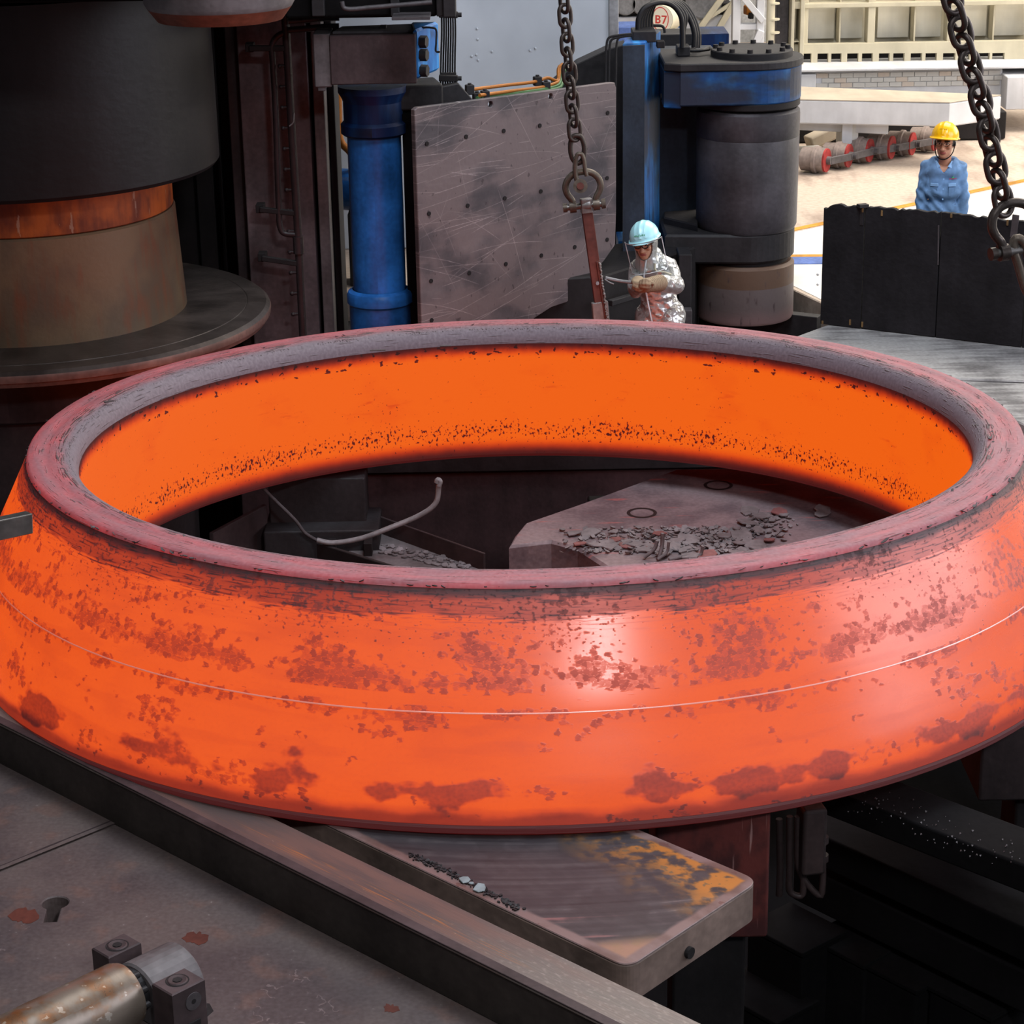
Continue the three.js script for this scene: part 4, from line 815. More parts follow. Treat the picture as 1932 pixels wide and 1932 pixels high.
  for (const [x0, y0, x1, y1] of [[1142, 215, 1144, 72], [1148, 250, 1150, 75], [1160, 250, 1163, 72]]) part(t, 'thin_pipe', tube([[x0, y0], [x1 - 1, y1 + 60], [x1, y1 + 16], [x1 + 4, y1], [x1 + 14, y1 - 4], [1192, y1 - 8]].map(([x, y]) => at(x, y, 23.4)), .011, 60, 6), M.dark);
  part(t, 'top_rail', tube([[1232, 48], [1250, 50], [1254, 58], [1254, 62]].map(([x, y]) => at(x, y, 24.6)), .014, 30, 6), M.dark);
  part(t, 'dowel', rod(at(1246, 183, 23.9), at(1250, 183, 23.9), .03, 12), M.black);
  part(t, 'blue_foot', bx(at(1166, 0, 23.9).x, at(1212, 0, 23.9).x, -.3, at(1166, 455, 23.9).y, -24.3, -23.9, .01), M.blue);
  // hoses
  const h = thing('hose_bundle', 'arched bundle of black hydraulic hoses on the blue stand', 'hoses', at(1250, 58, 24));
  for (let i = 0; i < 6; i++) {
    const o = i * 4.2, z = 23.8 + i * .07; const end = i < 3 ? [1287 + i * 1, 90] : [1297 + i * 4, 90];
    part(h, 'hose', tube([at(1203 + o * 1.2, 62, z), at(1205 + o * 1.1, 34 - o * .2, z), at(1216 + o, 15 - o * .5, z + .02), at(1244 + o * .6, 5 - o * .3, z + .1), at(1268 + o * .9, 10 - o * .2, z + .14), at(1284 + o * 1.1, 30, z + .15), at(...[end[0], 60], z + .15), at(...end, z + .15)], .022, 70, 8), M.cable);
  }
  for (let i = 0; i < 4; i++) part(h, 'branch_hose', tube([at(1294 + i * 5, 92, 24.05), at(1304 + i * 5, 96, 24), at(1318 + i * 2, 95, 24), at(1338, 90 + i, 24.1)], .014, 24, 6), M.cable);
}
// dark machine bases behind the ring
{
  const a = at(1140, 520, 22.6), b = on(1312, 466, at(1140, 520, 22.6).y), t = thing('machine_plinth', 'dark machine base behind the worker in the silver suit', 'machine base', V(a.x, -.25, a.z));
  part(t, 'base_body', prism(xz(a, b, b.clone().add(V(.1, 0, -.7)), a.clone().add(V(-.9, 0, -.5)), a.clone().add(V(-1.0, 0, .2))), -.25, a.y, .015), M.black);
  part(t, 'base_ledge', bar(at(1150, 572, 22.4), on(1240, 545, at(1150, 572, 22.4).y), .06, .05), M.dark);
  part(t, 'upper_box', prism(xz(at(1252, 450, 24.1), at(1316, 450, 23.75), at(1316, 450, 24.6), at(1252, 450, 24.6)), -.25, at(1290, 418, 23.9).y, .012), M.black);
  part(t, 'end_post', bx(at(1285, 0, 23.2).x, at(1311, 0, 23.2).x, -.25, at(1300, 480, 23.2).y, -23.5, -23.2, .012), M.dark);
  part(t, 'end_foot', bx(at(1283, 0, 23.1).x, at(1313, 0, 23.1).x, -.25, at(1300, 585, 23.1).y, -23.45, -23.1, .012), M.grey);
  const u = thing('machine_plinth', 'dark stepped base between the lower guide roll and the black barrier', 'machine base', V(2.4, -.3, -25));
  const yy = (py) => at(1525, py, 24.9).y;
  part(u, 'base_body', bx(at(1310, 0, 24.9).x, 2.72, -.25, yy(496), -25.6, -24.9, .012), M.black);
  part(u, 'step', bx(at(1480, 0, 24.8).x, 2.7, -.25, yy(556), -24.95, -24.75, .012), M.dark);
  part(u, 'kerb', bar(on(1300, 598, -.12), on(1545, 626, -.12), .12, .3), M.dark);
  for (const y of [518, 537]) { const p = at(1543, y, 24.88); part(u, 'indicator_stud', new THREE.SphereGeometry(.014, 8, 6).translate(p.x, p.y, p.z), M.white); }
}
// black barrier
{
  const A = on(1548, 612, 0), B = on(1932, 657, 0), U = B.clone().sub(A).normalize(), N = new THREE.Vector3().crossVectors(U, V(0, 1, 0));
  const w = (px, py) => { const v = ray(px, py), s = A.clone().sub(EYE).setY(0).dot(N) / v.clone().setY(0).dot(N), q = v.multiplyScalar(s).add(EYE); return [q.clone().sub(A).setY(0).dot(U), q.y]; };
  const t = thing('black_barrier', 'black tarred panel barrier standing in front of the blue shirted worker', 'barrier', A.clone());
  const cuts = [w(1550, 500)[0], w(1628, 500)[0], w(1771, 500)[0], w(1932, 500)[0] + .02, w(1932, 500)[0] + 1.1];
  const topAt = s => { const f = s / w(1771, 500)[0]; return s < .25 ? mix(w(1550, 392)[1], w(1570, 385)[1], s / .1 > 1 ? 1 : s / .1) : mix(w(1580, 386)[1], w(1771, 400)[1], clamp((s - .2) / (w(1771, 0)[0] - .2))) + (s > cuts[2] ? (s - cuts[2]) * -.02 : 0); };
  for (let i = 0; i < 4; i++) {
    const s0 = cuts[i] + .004, s1 = cuts[i + 1] - .004, pts = [[s0, .005]]; pts.push([s1, .005]);
    const n = Math.ceil((s1 - s0) / .03); for (let j = n; j >= 0; j--) { const s = mix(s0, s1, j / n); pts.push([s, topAt(s) + .016 * noise(s * 17, i, 512, 64, 9) - .012 * (hash(Math.floor(s * 30), i, 5) > 220 ? 1 : 0)]); }
    part(t, 'panel', standing(shapeOf(pts), A, U, .05, .004), M.tar);
  }
  for (const [px, py, l] of [[1664, 402, .05], [1795, 407, .035], [1901, 420, .05], [1543 + 85, 394, .06], [1552, 608, .03], [1604, 608, .05], [1627, 612, .05]]) { const q = w(px, py), c = A.clone().addScaledVector(U, q[0]).setY(q[1]); part(t, 'wood_chip', ob(c.addScaledVector(N, .003), .016, l, .012, Math.atan2(N.x, N.z), .002), M.tanWood); }
  { const q0 = w(1771, 425), q1 = w(1770, 500), f = q => A.clone().addScaledVector(U, q[0]).addScaledVector(N, .002).setY(q[1]); part(t, 'seam_edge', bar(f(q0), f(q1), .012, .006, N), M.grey); part(t, 'clip', ob(f(w(1628, 388)), .09, .03, .07, .3, .004), M.dark); part(t, 'strap', bar(f(w(1626, 395)), f(w(1625, 425)), .03, .008, N), M.dark); part(t, 'strap', bar(f(w(1917, 405)), f(w(1912, 448)), .06, .01, N), M.grey); }
  for (const s of [.3, 1.1, 1.8]) { const c = A.clone().addScaledVector(U, s).addScaledVector(N, -.08); part(t, 'post', bx(c.x - .04, c.x + .04, 0, .9, c.z - .04, c.z + .03, .005), M.black); }
}

// ================================================================ chains and lifting gear
function linkGeo(pitch, wire, wide = 1) {   // one link in its own axes: long along y, flat in xy
  const h = pitch / 2 - wire * .06 - wire * .35, r = (wire * 1.62) * wide, pts = [];
  for (let i = 0; i <= 8; i++) { const f = Math.PI * i / 8; pts.push(V(r * Math.cos(f), h * .8 + r * Math.sin(f), 0)); }
  for (let i = 0; i <= 8; i++) { const f = Math.PI + Math.PI * i / 8; pts.push(V(r * Math.cos(f), -h * .8 + r * Math.sin(f), 0)); }
  return new THREE.TubeGeometry(new THREE.CatmullRomCurve3(pts, true, 'centripetal'), 40, wire / 2, 10, true);
}
function chain(label, pts, pitch, wire, turn0, count) {
  const c = new THREE.CatmullRomCurve3(pts), L = c.getLength(), t = thing('lifting_chain', label, 'chain', pts[pts.length - 1].clone());
  const g0 = boxUV(linkGeo(pitch, wire).toNonIndexed()), base = ORIGIN.get(t);
  for (let i = 0; i < Math.floor(L / pitch); i++) {
    const u = 1 - (i + .5) * pitch / L, p = c.getPointAt(u), d = c.getTangentAt(u);
    const m = new THREE.Mesh(g0, M.chain); m.name = 'link'; m.castShadow = m.receiveShadow = true;
    m.quaternion.setFromUnitVectors(V(0, -1, 0), d).multiply(new THREE.Quaternion().setFromAxisAngle(V(0, 1, 0), turn0 + (i % 2 ? Math.PI / 2 : 0) + rr(-.12, .12)));
    m.position.copy(p).sub(base); t.add(m);
  }
  return t;
}
// a bow shackle: p the middle of its pin, up the way to the bow's crown, side the pin's direction
function shackle(label, p, up, side, s, mat) {
  const n = new THREE.Vector3().crossVectors(side, up).normalize(), m = new THREE.Matrix4().makeBasis(side, up, n).setPosition(p);
  const t = thing('bow_shackle', label, 'shackle', p.clone().addScaledVector(up, -.03 * s / .2));
  const pts = [[-.33, -.02], [-.33, .12], [-.36, .22], [-.46, .38], [-.5, .56], [-.44, .76], [-.27, .92], [0, .98], [.27, .92], [.44, .76], [.5, .56], [.46, .38], [.36, .22], [.33, .12], [.33, -.02]].map(([x, y]) => V(x * s, y * s, 0).applyMatrix4(m));
  part(t, 'bow', tube(pts, .095 * s, 90, 14), mat);
  for (const k of [-1, 1]) part(t, 'eye', rod(V(k * .24 * s, 0, 0).applyMatrix4(m), V(k * .43 * s, 0, 0).applyMatrix4(m), .17 * s, 24), mat);
  part(t, 'pin', rod(V(-.6 * s, 0, 0).applyMatrix4(m), V(.6 * s, 0, 0).applyMatrix4(m), .09 * s, 18), M.brightSteel);
  part(t, 'nut', hexBolt(V(.54 * s, 0, 0).applyMatrix4(m), side, .15 * s, .12 * s), mat);
  part(t, 'pin_head', rod(V(-.62 * s, 0, 0).applyMatrix4(m), V(-.5 * s, 0, 0).applyMatrix4(m), .13 * s, 18), mat);
  return t;
}
{
  const d = 21.15, P = (x, y) => at(x, y, d);
  chain('thin dark lifting chain hanging over the middle of the shield plate', [P(1058, -70), P(1064, 0), P(1072, 110), P(1081, 210), P(1085, 258)], .107, .031, .5);
  const e = thing('end_link', 'large oval end link under the middle lifting chain', 'chain link', P(1089, 305));
  const q = (x, y) => P(x, y);
  part(e, 'link_body', tube([[1077, 268], [1082, 257], [1094, 257], [1101, 270], [1102, 288], [1098, 303], [1090, 308], [1082, 302], [1077, 288]].map(v => q(...v)), .02, 60, 10, true), M.chain);
  const h = thing('eye_hook', 'small steel hook link joining the end link and the middle shackle', 'hook', P(1095, 362));
  part(h, 'hook_body', tube([[1086, 300], [1090, 291], [1097, 291], [1101, 300], [1104, 320], [1107, 332]].map(([x, y]) => at(x, y, d - .03)), .017, 40, 10), M.shackle);
  part(h, 'hook_shank', tube([[1086, 300], [1085, 318], [1087, 335], [1091, 347]].map(([x, y]) => at(x, y, d - .03)), .02, 30, 10), M.shackle);
  part(h, 'hook_eye', rod(at(1095, 351, d - .1), at(1095, 351, d + .02), .055, 24), M.shackle);
  part(h, 'eye_pin', rod(at(1095, 351, d - .115), at(1095, 351, d - .09), .028, 18), M.redBar);
  const pc = P(1103, 388), side = P(1136, 384).sub(P(1074, 391)).normalize();
  shackle('rusty bow shackle on the middle lifting chain before the shield plate', pc, P(1098, 328).sub(pc).normalize(), side, .27, M.shackle);
  // the bar that hangs in it
  const t = thing('lifting_bar', 'red brown steel lifting bar hanging from the middle shackle', 'lifting bar', P(1133, 612));
  const bp1 = P(1106, 378), bp2 = P(1132, 575), face = V(.2, 0, 1).normalize();
  part(t, 'bar_body', bar(P(1107, 396), bp2, .085, .035, face, .006), M.redBar);
  part(t, 'clevis', [bar(P(1105, 374), P(1107, 402), .09, .06, face, .01), rod(P(1098, 388), P(1114, 386), .04, 16)], M.weld);
  part(t, 'side_bar', bar(P(1127, 492), P(1143, 600), .032, .05, face, .006), M.redBar);
  part(t, 'weld_plate', bar(P(1131, 569), P(1136, 625), .13, .045, face, .008), M.weld);
  const beads = []; for (let i = 0; i < 40; i++) { const f = i / 39, p = P(1131 + 15 * f + rr(-1, 1), 495 + 108 * f); beads.push(new THREE.SphereGeometry(rr(.007, .012), 6, 5).translate(p.x, p.y, p.z + .03)); }
  part(t, 'weld_bead', beads, M.weld);
  part(t, 'stud', rod(P(1127, 533).add(V(0, 0, .01)), P(1127, 533).add(V(0, 0, .035)), .013, 12), M.lightGrey);
}
{
  const d = 17.3, P = (x, y) => at(x, y, d);
  chain('thick dark lifting chain hanging at the upper right over the barrier', [P(1775, -90), P(1797, 0), P(1824, 100), P(1853, 200), P(1873, 290), P(1896, 395)], .104, .037, .45);
  const dark = steel(0x4a423d, .38, .55), pc = P(1921, 472), side = V(.94, .05, -.3).normalize();
  shackle('dark bow shackle cut by the right edge of the picture', pc, P(1909, 388).sub(pc).normalize(), side, .30, dark);
  const l = thing('end_link', 'dark link hanging in the right shackle at the picture edge', 'chain link', P(1945, 560));
  part(l, 'link_body', tube([[1912, 462], [1918, 450], [1930, 456], [1942, 490], [1952, 540], [1948, 560], [1938, 550], [1922, 500]].map(([x, y]) => at(x, y, d)), .03, 60, 10, true), M.shackle);
}

// ================================================================ the bright hall beyond
{
  const t = thing('furnace_car', 'white furnace car deck on a leg over the red wheels', 'furnace car', V(4.4, 0, -31.8));
  const c = [on(1440, 186, .80), on(1792, 193, .80), on(1889, 179, .80), on(1500, 163, .80)];
  const tp = at(1790, 240, 30.75).y;
  part(t, 'deck', prism(xz(...c), tp, .79, .015), M.white);
  part(t, 'deck_top', prism(xz(...c), .79, .802, .003), M.beige);
  part(t, 'under_frame', prism(xz(c[0].clone().lerp(c[3], .35), c[1].clone().lerp(c[2], .35).lerp(c[0], .38), c[2].clone().lerp(c[3], .6), c[3]), tp - .13, tp + .005, .01), M.white);
  const a = at(1604, 260, 31.2); part(t, 'leg', bx(a.x - .1, a.x + .1, .02, tp, a.z - .5, a.z, .015), M.offWhite);
  const e = part(t, 'leg_plate', bx(a.x - .105, a.x + .02, tp - .32, tp, a.z, a.z + .03, .006), M.white);
  part(t, 'rear_support', bx(3.2, 6.4, .01, tp - .14, -33.0, -32.6, .02), M.black);
}
const WPX = [[1544, 327], [1586, 318], [1626, 308], [1667, 302], [1706, 295], [1749, 287]];
{
  const t = thing('wheel_train', 'row of six red faced steel wheels joined by a bar under the white car', 'wheels', on(1640, 306, 0));
  const a = on(...WPX[0], 0), b = on(...WPX[5], 0), U = b.clone().sub(a).setY(0).normalize(), ax = V(U.z, 0, -U.x).normalize(); if (ax.x < 0) ax.negate();
  const axle = V(.88, 0, .47).normalize();
  WPX.forEach(([x, y]) => {
    const p = on(x, y, 0), r = .145, c = p.clone().setY(r + .003);
    const g = turned(0, 0, [[.001, .1], [r * .8, .1], [r * .8, .085], [r * .98, .085], [r, .07], [r, .0], [r * 1.12, -.01], [r * 1.12, -.05], [r, -.06], [r * .96, -.2], [.001, -.2]], 40);
    const q = new THREE.Quaternion().setFromUnitVectors(V(0, 1, 0), axle);
    const m = part(t, 'wheel', g.applyQuaternion(q).translate(c.x, c.y + .015, c.z), M.wheel, true);
    part(m, 'red_face', rod(c.clone().addScaledVector(axle, .08).add(V(0, .015, 0)), c.clone().addScaledVector(axle, .108).add(V(0, .015, 0)), r * .97, 36), M.redPaint);
    part(m, 'hub', rod(c.clone().addScaledVector(axle, .09).add(V(0, .015, 0)), c.clone().addScaledVector(axle, .16).add(V(0, .015, 0)), .05, 20), M.midGrey);
  });
  const h = V(0, .16, 0).addScaledVector(axle, .15);
  for (let i = 0; i < 5; i++) { const p = on(...WPX[i], 0).add(h), q = on(...WPX[i + 1], 0).add(h); part(t, 'side_bar', bar(p, q.clone().lerp(p, .06), .03, .09), M.midGrey); part(t, 'pin', rod(q.clone().addScaledVector(axle, -.03), q.clone().addScaledVector(axle, .05), .035, 14), M.grey); }
  const s = thing('wheel_train', 'red wheels darkened for shade at the right under the car', 'wheels', V(5.7, 0, -33));
  for (const px of [1822]) { const p = at(px, 262, 33), r = .14; part(s, 'wheel', rod(V(p.x, r, -33).addScaledVector(axle, -.1), V(p.x, r, -33).addScaledVector(axle, .05), r, 32), M.shadedRed); }  // dark red carries the shade under the car in its colour
  const k = thing('concrete_block', 'tilted beige concrete block lying left of the wheels', 'concrete block', on(1558, 288, 0));
  part(k, 'block_body', ob(on(1556, 288, 0).add(V(0, .15, -.3)), .4, .16, .24, .3, .03, 0, .35), M.beige);
  part(k, 'base_slab', ob(on(1520, 296, 0).add(V(0, .04, -.2)), .5, .07, .3, .2, .02), M.offWhite);
}
// white base with its brick course, furnace door above
{
  const d = 33.4, X = px => at(px, 140, d).x, Y = py => at(1700, py, d).y, t = thing('furnace_plinth', 'white furnace base with a course of white bricks behind the car', 'furnace', V(X(1720), 0, -33.8));
  part(t, 'base_body', bx(X(1380), X(1893), .3, Y(133), -35, -33.44, .02), M.white);
  part(t, 'left_pier', bx(X(1480), X(1539), .3, Y(136), -33.6, -33.35, .015), M.white);
  part(t, 'right_pier', bx(X(1891), X(2010), .3, Y(142), -34.4, -33.1, .015), M.white);
  part(t, 'sill', bx(X(1380), X(2010), Y(131), Y(126), -34.8, -33.3, .01), M.white);
  const gB = new RoundedBoxGeometry((X(1563) - X(1540)) * .97, (Y(144) - Y(153)) * .95, .12, 1, .004); boxUV(gB);
  for (let r = 0; r < 3; r++) for (let i = 0; i < 15; i++) { const px = 1552 + i * 23.2 + (r % 2) * 11, m = new THREE.Mesh(gB, (i * 7 + r * 3) % 5 === 0 ? M.brick : M.offWhite); m.name = 'brick'; m.castShadow = m.receiveShadow = true; m.position.set(X(px), Y(141 + r * 9.3), -33.485 + rr(-.004, .008)).sub(ORIGIN.get(t)); t.add(m); }
  const dd = 33.9, XD = px => at(px, 90, dd).x, YD = py => at(1700, py, dd).y, f = thing('furnace_door', 'big cream furnace door with ribbed panels and square holes', 'furnace door', V(XD(1720), YD(126), -33.9));
  // lower beam with its two round and many square holes
  const sh = shapeOf([[XD(1480), YD(125)], [XD(1990), YD(125)], [XD(1990), YD(80)], [XD(1480), YD(80)]]);
  const sq = (x0, x1, y0, y1) => { const h = new THREE.Path(); h.moveTo(XD(x0), YD(y0)); h.lineTo(XD(x1), YD(y0)); h.lineTo(XD(x1), YD(y1)); h.lineTo(XD(x0), YD(y1)); h.closePath(); sh.holes.push(h); };
  for (const [a, b] of [[1490, 1505], [1514, 1531], [1543, 1563], [1569, 1588], [1599, 1620], [1627, 1647], [1659, 1679], [1686, 1707], [1719, 1740], [1747, 1768], [1780, 1803], [1810, 1830], [1843, 1868], [1873, 1896], [1908, 1929], [1936, 1958]]) { const s = (a - 1710) * .0145; sq(a, b, 121 + s, 101 + s); }
  for (const px of [1522, 1924]) { const h = new THREE.Path(); h.absellipse(XD(px), YD(90), .033, .038, 0, 6.2832); sh.holes.push(h); }
  part(f, 'lower_beam', extr(sh, .1, .004).translate(0, 0, -34.0), M.cream);
  part(f, 'beam_ledge', bx(XD(1480), XD(1990), YD(128), YD(123), -34.1, -33.8, .006), M.cream);
  part(f, 'back_plate', bx(XD(1470), XD(2000), YD(127), 5, -34.5, -34.35, .01), M.cream);
  part(f, 'hole_backing', bx(XD(1482), XD(1990), YD(123), YD(97), -34.3, -34.2, .005), M.black);
  part(f, 'middle_beam', bx(XD(1515), XD(2000), YD(13), YD(4), -34.1, -33.9, .01), M.cream);
  for (const [a, b] of [[1513, 1524], [1636, 1650], [1786, 1802], [1948, 1962]]) part(f, 'stile', bx(XD(a), XD(b), YD(82), 5, -34.2, -33.92, .01), M.cream);
  for (const px of [1584, 1725, 1874]) part(f, 'rib', bx(XD(px), XD(px + 3), YD(82), 5, -34.36, -34.0, .004), M.cream);
  for (const [a, b] of [[1527, 1581], [1589, 1634], [1662, 1722], [1731, 1784], [1808, 1870], [1880, 1945]]) part(f, 'panel', bx(XD(a), XD(b), YD(78), YD(15), -34.36, -34.26, .01), M.panelCream);
  const g = thing('door_mast', 'cream door guide mast with dark slots left of the furnace door', 'mast', V(XD(1497), 0, -33.7));
  part(g, 'mast_body', bx(XD(1489), XD(1495), .2, 5, -34.2, -33.75, .008), M.cream); part(g, 'mast_body', bx(XD(1506), XD(1514), .2, 5, -34.2, -33.75, .008), M.cream);
  for (const [y0, y1] of [[74, 80], [12, 6]]) part(g, 'mast_web', bx(XD(1490), XD(1513), YD(y0), YD(y1) + .05, -34.1, -33.8, .008), M.cream);
  part(g, 'dark_channel', bx(XD(1466), XD(1488), .2, 5, -34.3, -34.0, .01), M.grey);
}
// truss tower, pipe, braces, drums left of the door
{
  const d = 33, P = (x, y) => at(x, y, d), t = thing('truss_tower', 'white lattice tower left of the cream furnace door', 'tower', P(1412, 120).setY(0));
  for (const [a, b] of [[1383, 1398], [1429, 1443]]) part(t, 'post', bx(P(a, 0).x, P(b, 0).x, 0, 5.2, -33.2, -33, .008), M.white);
  part(t, 'rail', bx(P(1384, 0).x, P(1442, 0).x, P(1410, 57).y, P(1410, 46).y, -33.18, -33.02, .008), M.white);
  part(t, 'rail', bx(P(1384, 0).x, P(1442, 0).x, P(1410, -70).y, P(1410, -80).y, -33.18, -33.02, .008), M.white);
  part(t, 'diagonal', bar(P(1395, -14), P(1440, 40), .08, .08), M.white);
  part(t, 'diagonal', bar(P(1440, -14), P(1395, -70), .07, .07), M.white);
  part(t, 'diagonal', bar(P(1436, 57), P(1424, 84), .09, .09), M.white);
  const m = thing('valve_motor', 'small orange and dark motor inside the white lattice tower', 'motor', P(1419, 38));
  part(m, 'motor_body', ob(P(1418, 26).add(V(0, 0, -.4)), .1, .12, .12, .3, .02), M.orangePipe); part(m, 'mount', bar(P(1425, 26).add(V(0, 0, -.4)), P(1436, 26).add(V(0, 0, -.1)), .05, .05), M.white); part(m, 'cap', ob(P(1422, 36).add(V(0, 0, -.35)), .06, .08, .08, .2, .01), M.black);
  const p = thing('cream_pipe', 'cream vertical pipe between the lattice tower and the mast', 'pipe', P(1461, 100).setY(0));
  part(p, 'pipe_body', rod(V(P(1460, 0).x, .1, -33.3), V(P(1460, 0).x, 5, -33.3), .055, 20), M.cream); for (const y of [5, 35, 60]) part(p, 'flange', rod(at(1460, y, 33.3), at(1460, y + 3, 33.3), .075, 20), M.cream);
  const b = thing('brace_frame', 'cream diagonal braces beside the marked drum', 'brace', at(1350, 62, 34).setY(0));
  const q = (x, y) => at(x, y, 34);
  part(b, 'brace', bar(q(1312, 64), q(1378, -26), .08, .08), M.cream); part(b, 'brace', bar(q(1350, 64), q(1402, -26), .08, .08), M.cream);
  part(b, 'strut', bar(q(1330, 38), q(1385, 4), .06, .05), M.cream); part(b, 'post', bx(q(1352, 0).x, q(1376, 0).x, 0, q(0, 20).y, -34.6, -34.4, .01), M.beige);
  // the drum marked B7
  const cv = document.createElement('canvas'); cv.width = cv.height = 256; const cx = cv.getContext('2d');
  cx.fillStyle = '#efe6cf'; cx.fillRect(0, 0, 256, 256); cx.strokeStyle = '#cf3b33'; cx.lineWidth = 9; cx.beginPath(); cx.ellipse(128, 128, 84, 112, 0, 0, 6.29); cx.stroke();
  cx.fillStyle = '#cf3b33'; cx.font = 'bold 112px sans-serif'; cx.textAlign = 'center'; cx.textBaseline = 'middle'; cx.fillText('B7', 132, 132);
  const ct = new THREE.CanvasTexture(cv); ct.colorSpace = THREE.SRGBColorSpace;
  const face = new THREE.MeshStandardMaterial({ map: ct, roughness: .6 }), dc = at(1246, 36, 31);
  const dr = thing('marked_drum', 'cream drum marked B7 in a red circle behind the black hoses', 'drum', dc.clone().setY(0));
  const r = .16;
  const tilt = new THREE.Quaternion().setFromAxisAngle(V(0, 1, 0), -.45);
  const M4 = (g) => g.applyQuaternion(tilt).translate(dc.x, dc.y, dc.z);
  part(dr, 'drum_body', M4(new THREE.CylinderGeometry(r, r, .34, 40).rotateX(Math.PI / 2).translate(0, 0, -.17)), M.cream);
  part(dr, 'marked_face', M4(new THREE.CircleGeometry(r * .97, 40).translate(0, 0, .003)), face, true);
  part(dr, 'stand', bx(dc.x - .02, dc.x + .2, 0, dc.y - .13, dc.z - .3, dc.z - .05, .01), M.cream);
  part(dr, 'post', bx(at(1254, 0, 31.2).x, at(1281, 0, 31.2).x, 0, 3.6, -31.9, -31.5, .01), M.cream);
  const bl = thing('blue_sign', 'small blue box beside the marked drum', 'box', at(1283, 38, 31.6)); part(bl, 'box_body', ob(at(1283, 36, 31.6), .05, .2, .1, 0, .01), M.blueBarrel);
  for (const [i, [px, py, R]] of [[1180, 8, .145], [1213, 8, .145], [1328, 2, .24]].entries()) {
    const c = at(px, py, 34), g = thing('steel_coil', ['grey coil end left of the marked drum at the picture top', 'second grey coil end just left of the drum at the top', 'grey coil end right of the marked drum behind the hoses'][i], 'coil', c);
    part(g, 'coil_body', rod(c.clone().add(V(0, 0, -1)), c, R, 40), M.lightGrey); part(g, 'coil_rim', turned(0, 0, [[R * .9, .01], [R, .0], [R * 1.01, -.04]], 40).rotateX(Math.PI / 2).translate(c.x, c.y, c.z), M.lightGrey, true);
  }
  const rk = thing('coil_rack', 'dark rack carrying the grey coils', 'rack', at(1240, 50, 34.2).setY(0));
  part(rk, 'rack_beam', bx(at(1160, 0, 34.2).x, at(1380, 0, 34.2).x, at(0, 48, 34.2).y, at(0, 28, 34.2).y, -35, -34.1, .02), M.dark);
  part(rk, 'rack_sill', bx(at(1160, 0, 34.2).x, at(1380, 0, 34.2).x, 0, at(0, 50, 34.2).y, -35, -34.05, .02), M.white);
  const bn = thing('blue_bin', 'blue striped low bin in front of the coil rack', 'bin', at(1180, 95, 31).setY(0)); part(bn, 'bin_body', bx(at(1160, 0, 31).x, at(1210, 0, 31).x, 0, at(0, 73, 31).y, -31.6, -31.1, .02), M.blueLine);
}

// ================================================================ people
function surface(f, lo, hi, c) {   // naive surface nets over a signed distance
  const nx = Math.ceil((hi.x - lo.x) / c) + 1, ny = Math.ceil((hi.y - lo.y) / c) + 1, nz = Math.ceil((hi.z - lo.z) / c) + 1, s = new Float32Array(nx * ny * nz), id = new Int32Array(nx * ny * nz).fill(-1), pos = [], idx = [];
  const at3 = (i, j, k) => (k * ny + j) * nx + i;
  for (let k = 0; k < nz; k++) for (let j = 0; j < ny; j++) for (let i = 0; i < nx; i++) s[at3(i, j, k)] = f(lo.x + i * c, lo.y + j * c, lo.z + k * c);
  const C = [[0, 0, 0], [1, 0, 0], [0, 1, 0], [1, 1, 0], [0, 0, 1], [1, 0, 1], [0, 1, 1], [1, 1, 1]], E = [[0, 1], [2, 3], [4, 5], [6, 7], [0, 2], [1, 3], [4, 6], [5, 7], [0, 4], [1, 5], [2, 6], [3, 7]];
  for (let k = 0; k < nz - 1; k++) for (let j = 0; j < ny - 1; j++) for (let i = 0; i < nx - 1; i++) {
    const v = C.map(([a, b, d]) => s[at3(i + a, j + b, k + d)]); let n = 0, x = 0, y = 0, z = 0;
    for (const [a, b] of E) if ((v[a] < 0) !== (v[b] < 0)) { const t = v[a] / (v[a] - v[b]); x += mix(C[a][0], C[b][0], t); y += mix(C[a][1], C[b][1], t); z += mix(C[a][2], C[b][2], t); n++; }
    if (n) { id[at3(i, j, k)] = pos.length / 3; pos.push(lo.x + (i + x / n) * c, lo.y + (j + y / n) * c, lo.z + (k + z / n) * c); }
  }
  const quad = (a, b, d, e, flip) => flip ? idx.push(a, d, b, a, e, d) : idx.push(a, b, d, a, d, e);
  for (let k = 1; k < nz - 1; k++) for (let j = 1; j < ny - 1; j++) for (let i = 1; i < nx - 1; i++) {
    const o = s[at3(i, j, k)] < 0;
    if (o !== (s[at3(i + 1, j, k)] < 0)) quad(id[at3(i, j - 1, k - 1)], id[at3(i, j, k - 1)], id[at3(i, j, k)], id[at3(i, j - 1, k)], !o);
    if (o !== (s[at3(i, j + 1, k)] < 0)) quad(id[at3(i - 1, j, k - 1)], id[at3(i - 1, j, k)], id[at3(i, j, k)], id[at3(i, j, k - 1)], !o);
    if (o !== (s[at3(i, j, k + 1)] < 0)) quad(id[at3(i - 1, j - 1, k)], id[at3(i, j - 1, k)], id[at3(i, j, k)], id[at3(i - 1, j, k)], !o);
  }
  const nor = new Float32Array(pos.length), e = c * .4;
  for (let i = 0; i < pos.length; i += 3) { const [x, y, z] = [pos[i], pos[i + 1], pos[i + 2]]; const g = V(f(x + e, y, z) - f(x - e, y, z), f(x, y + e, z) - f(x, y - e, z), f(x, y, z + e) - f(x, y, z - e)).normalize(); nor.set([g.x, g.y, g.z], i); }
  const g = new THREE.BufferGeometry(); g.setAttribute('position', new THREE.Float32BufferAttribute(pos, 3)); g.setAttribute('normal', new THREE.BufferAttribute(nor, 3)); g.setIndex(idx);
  return g;
}
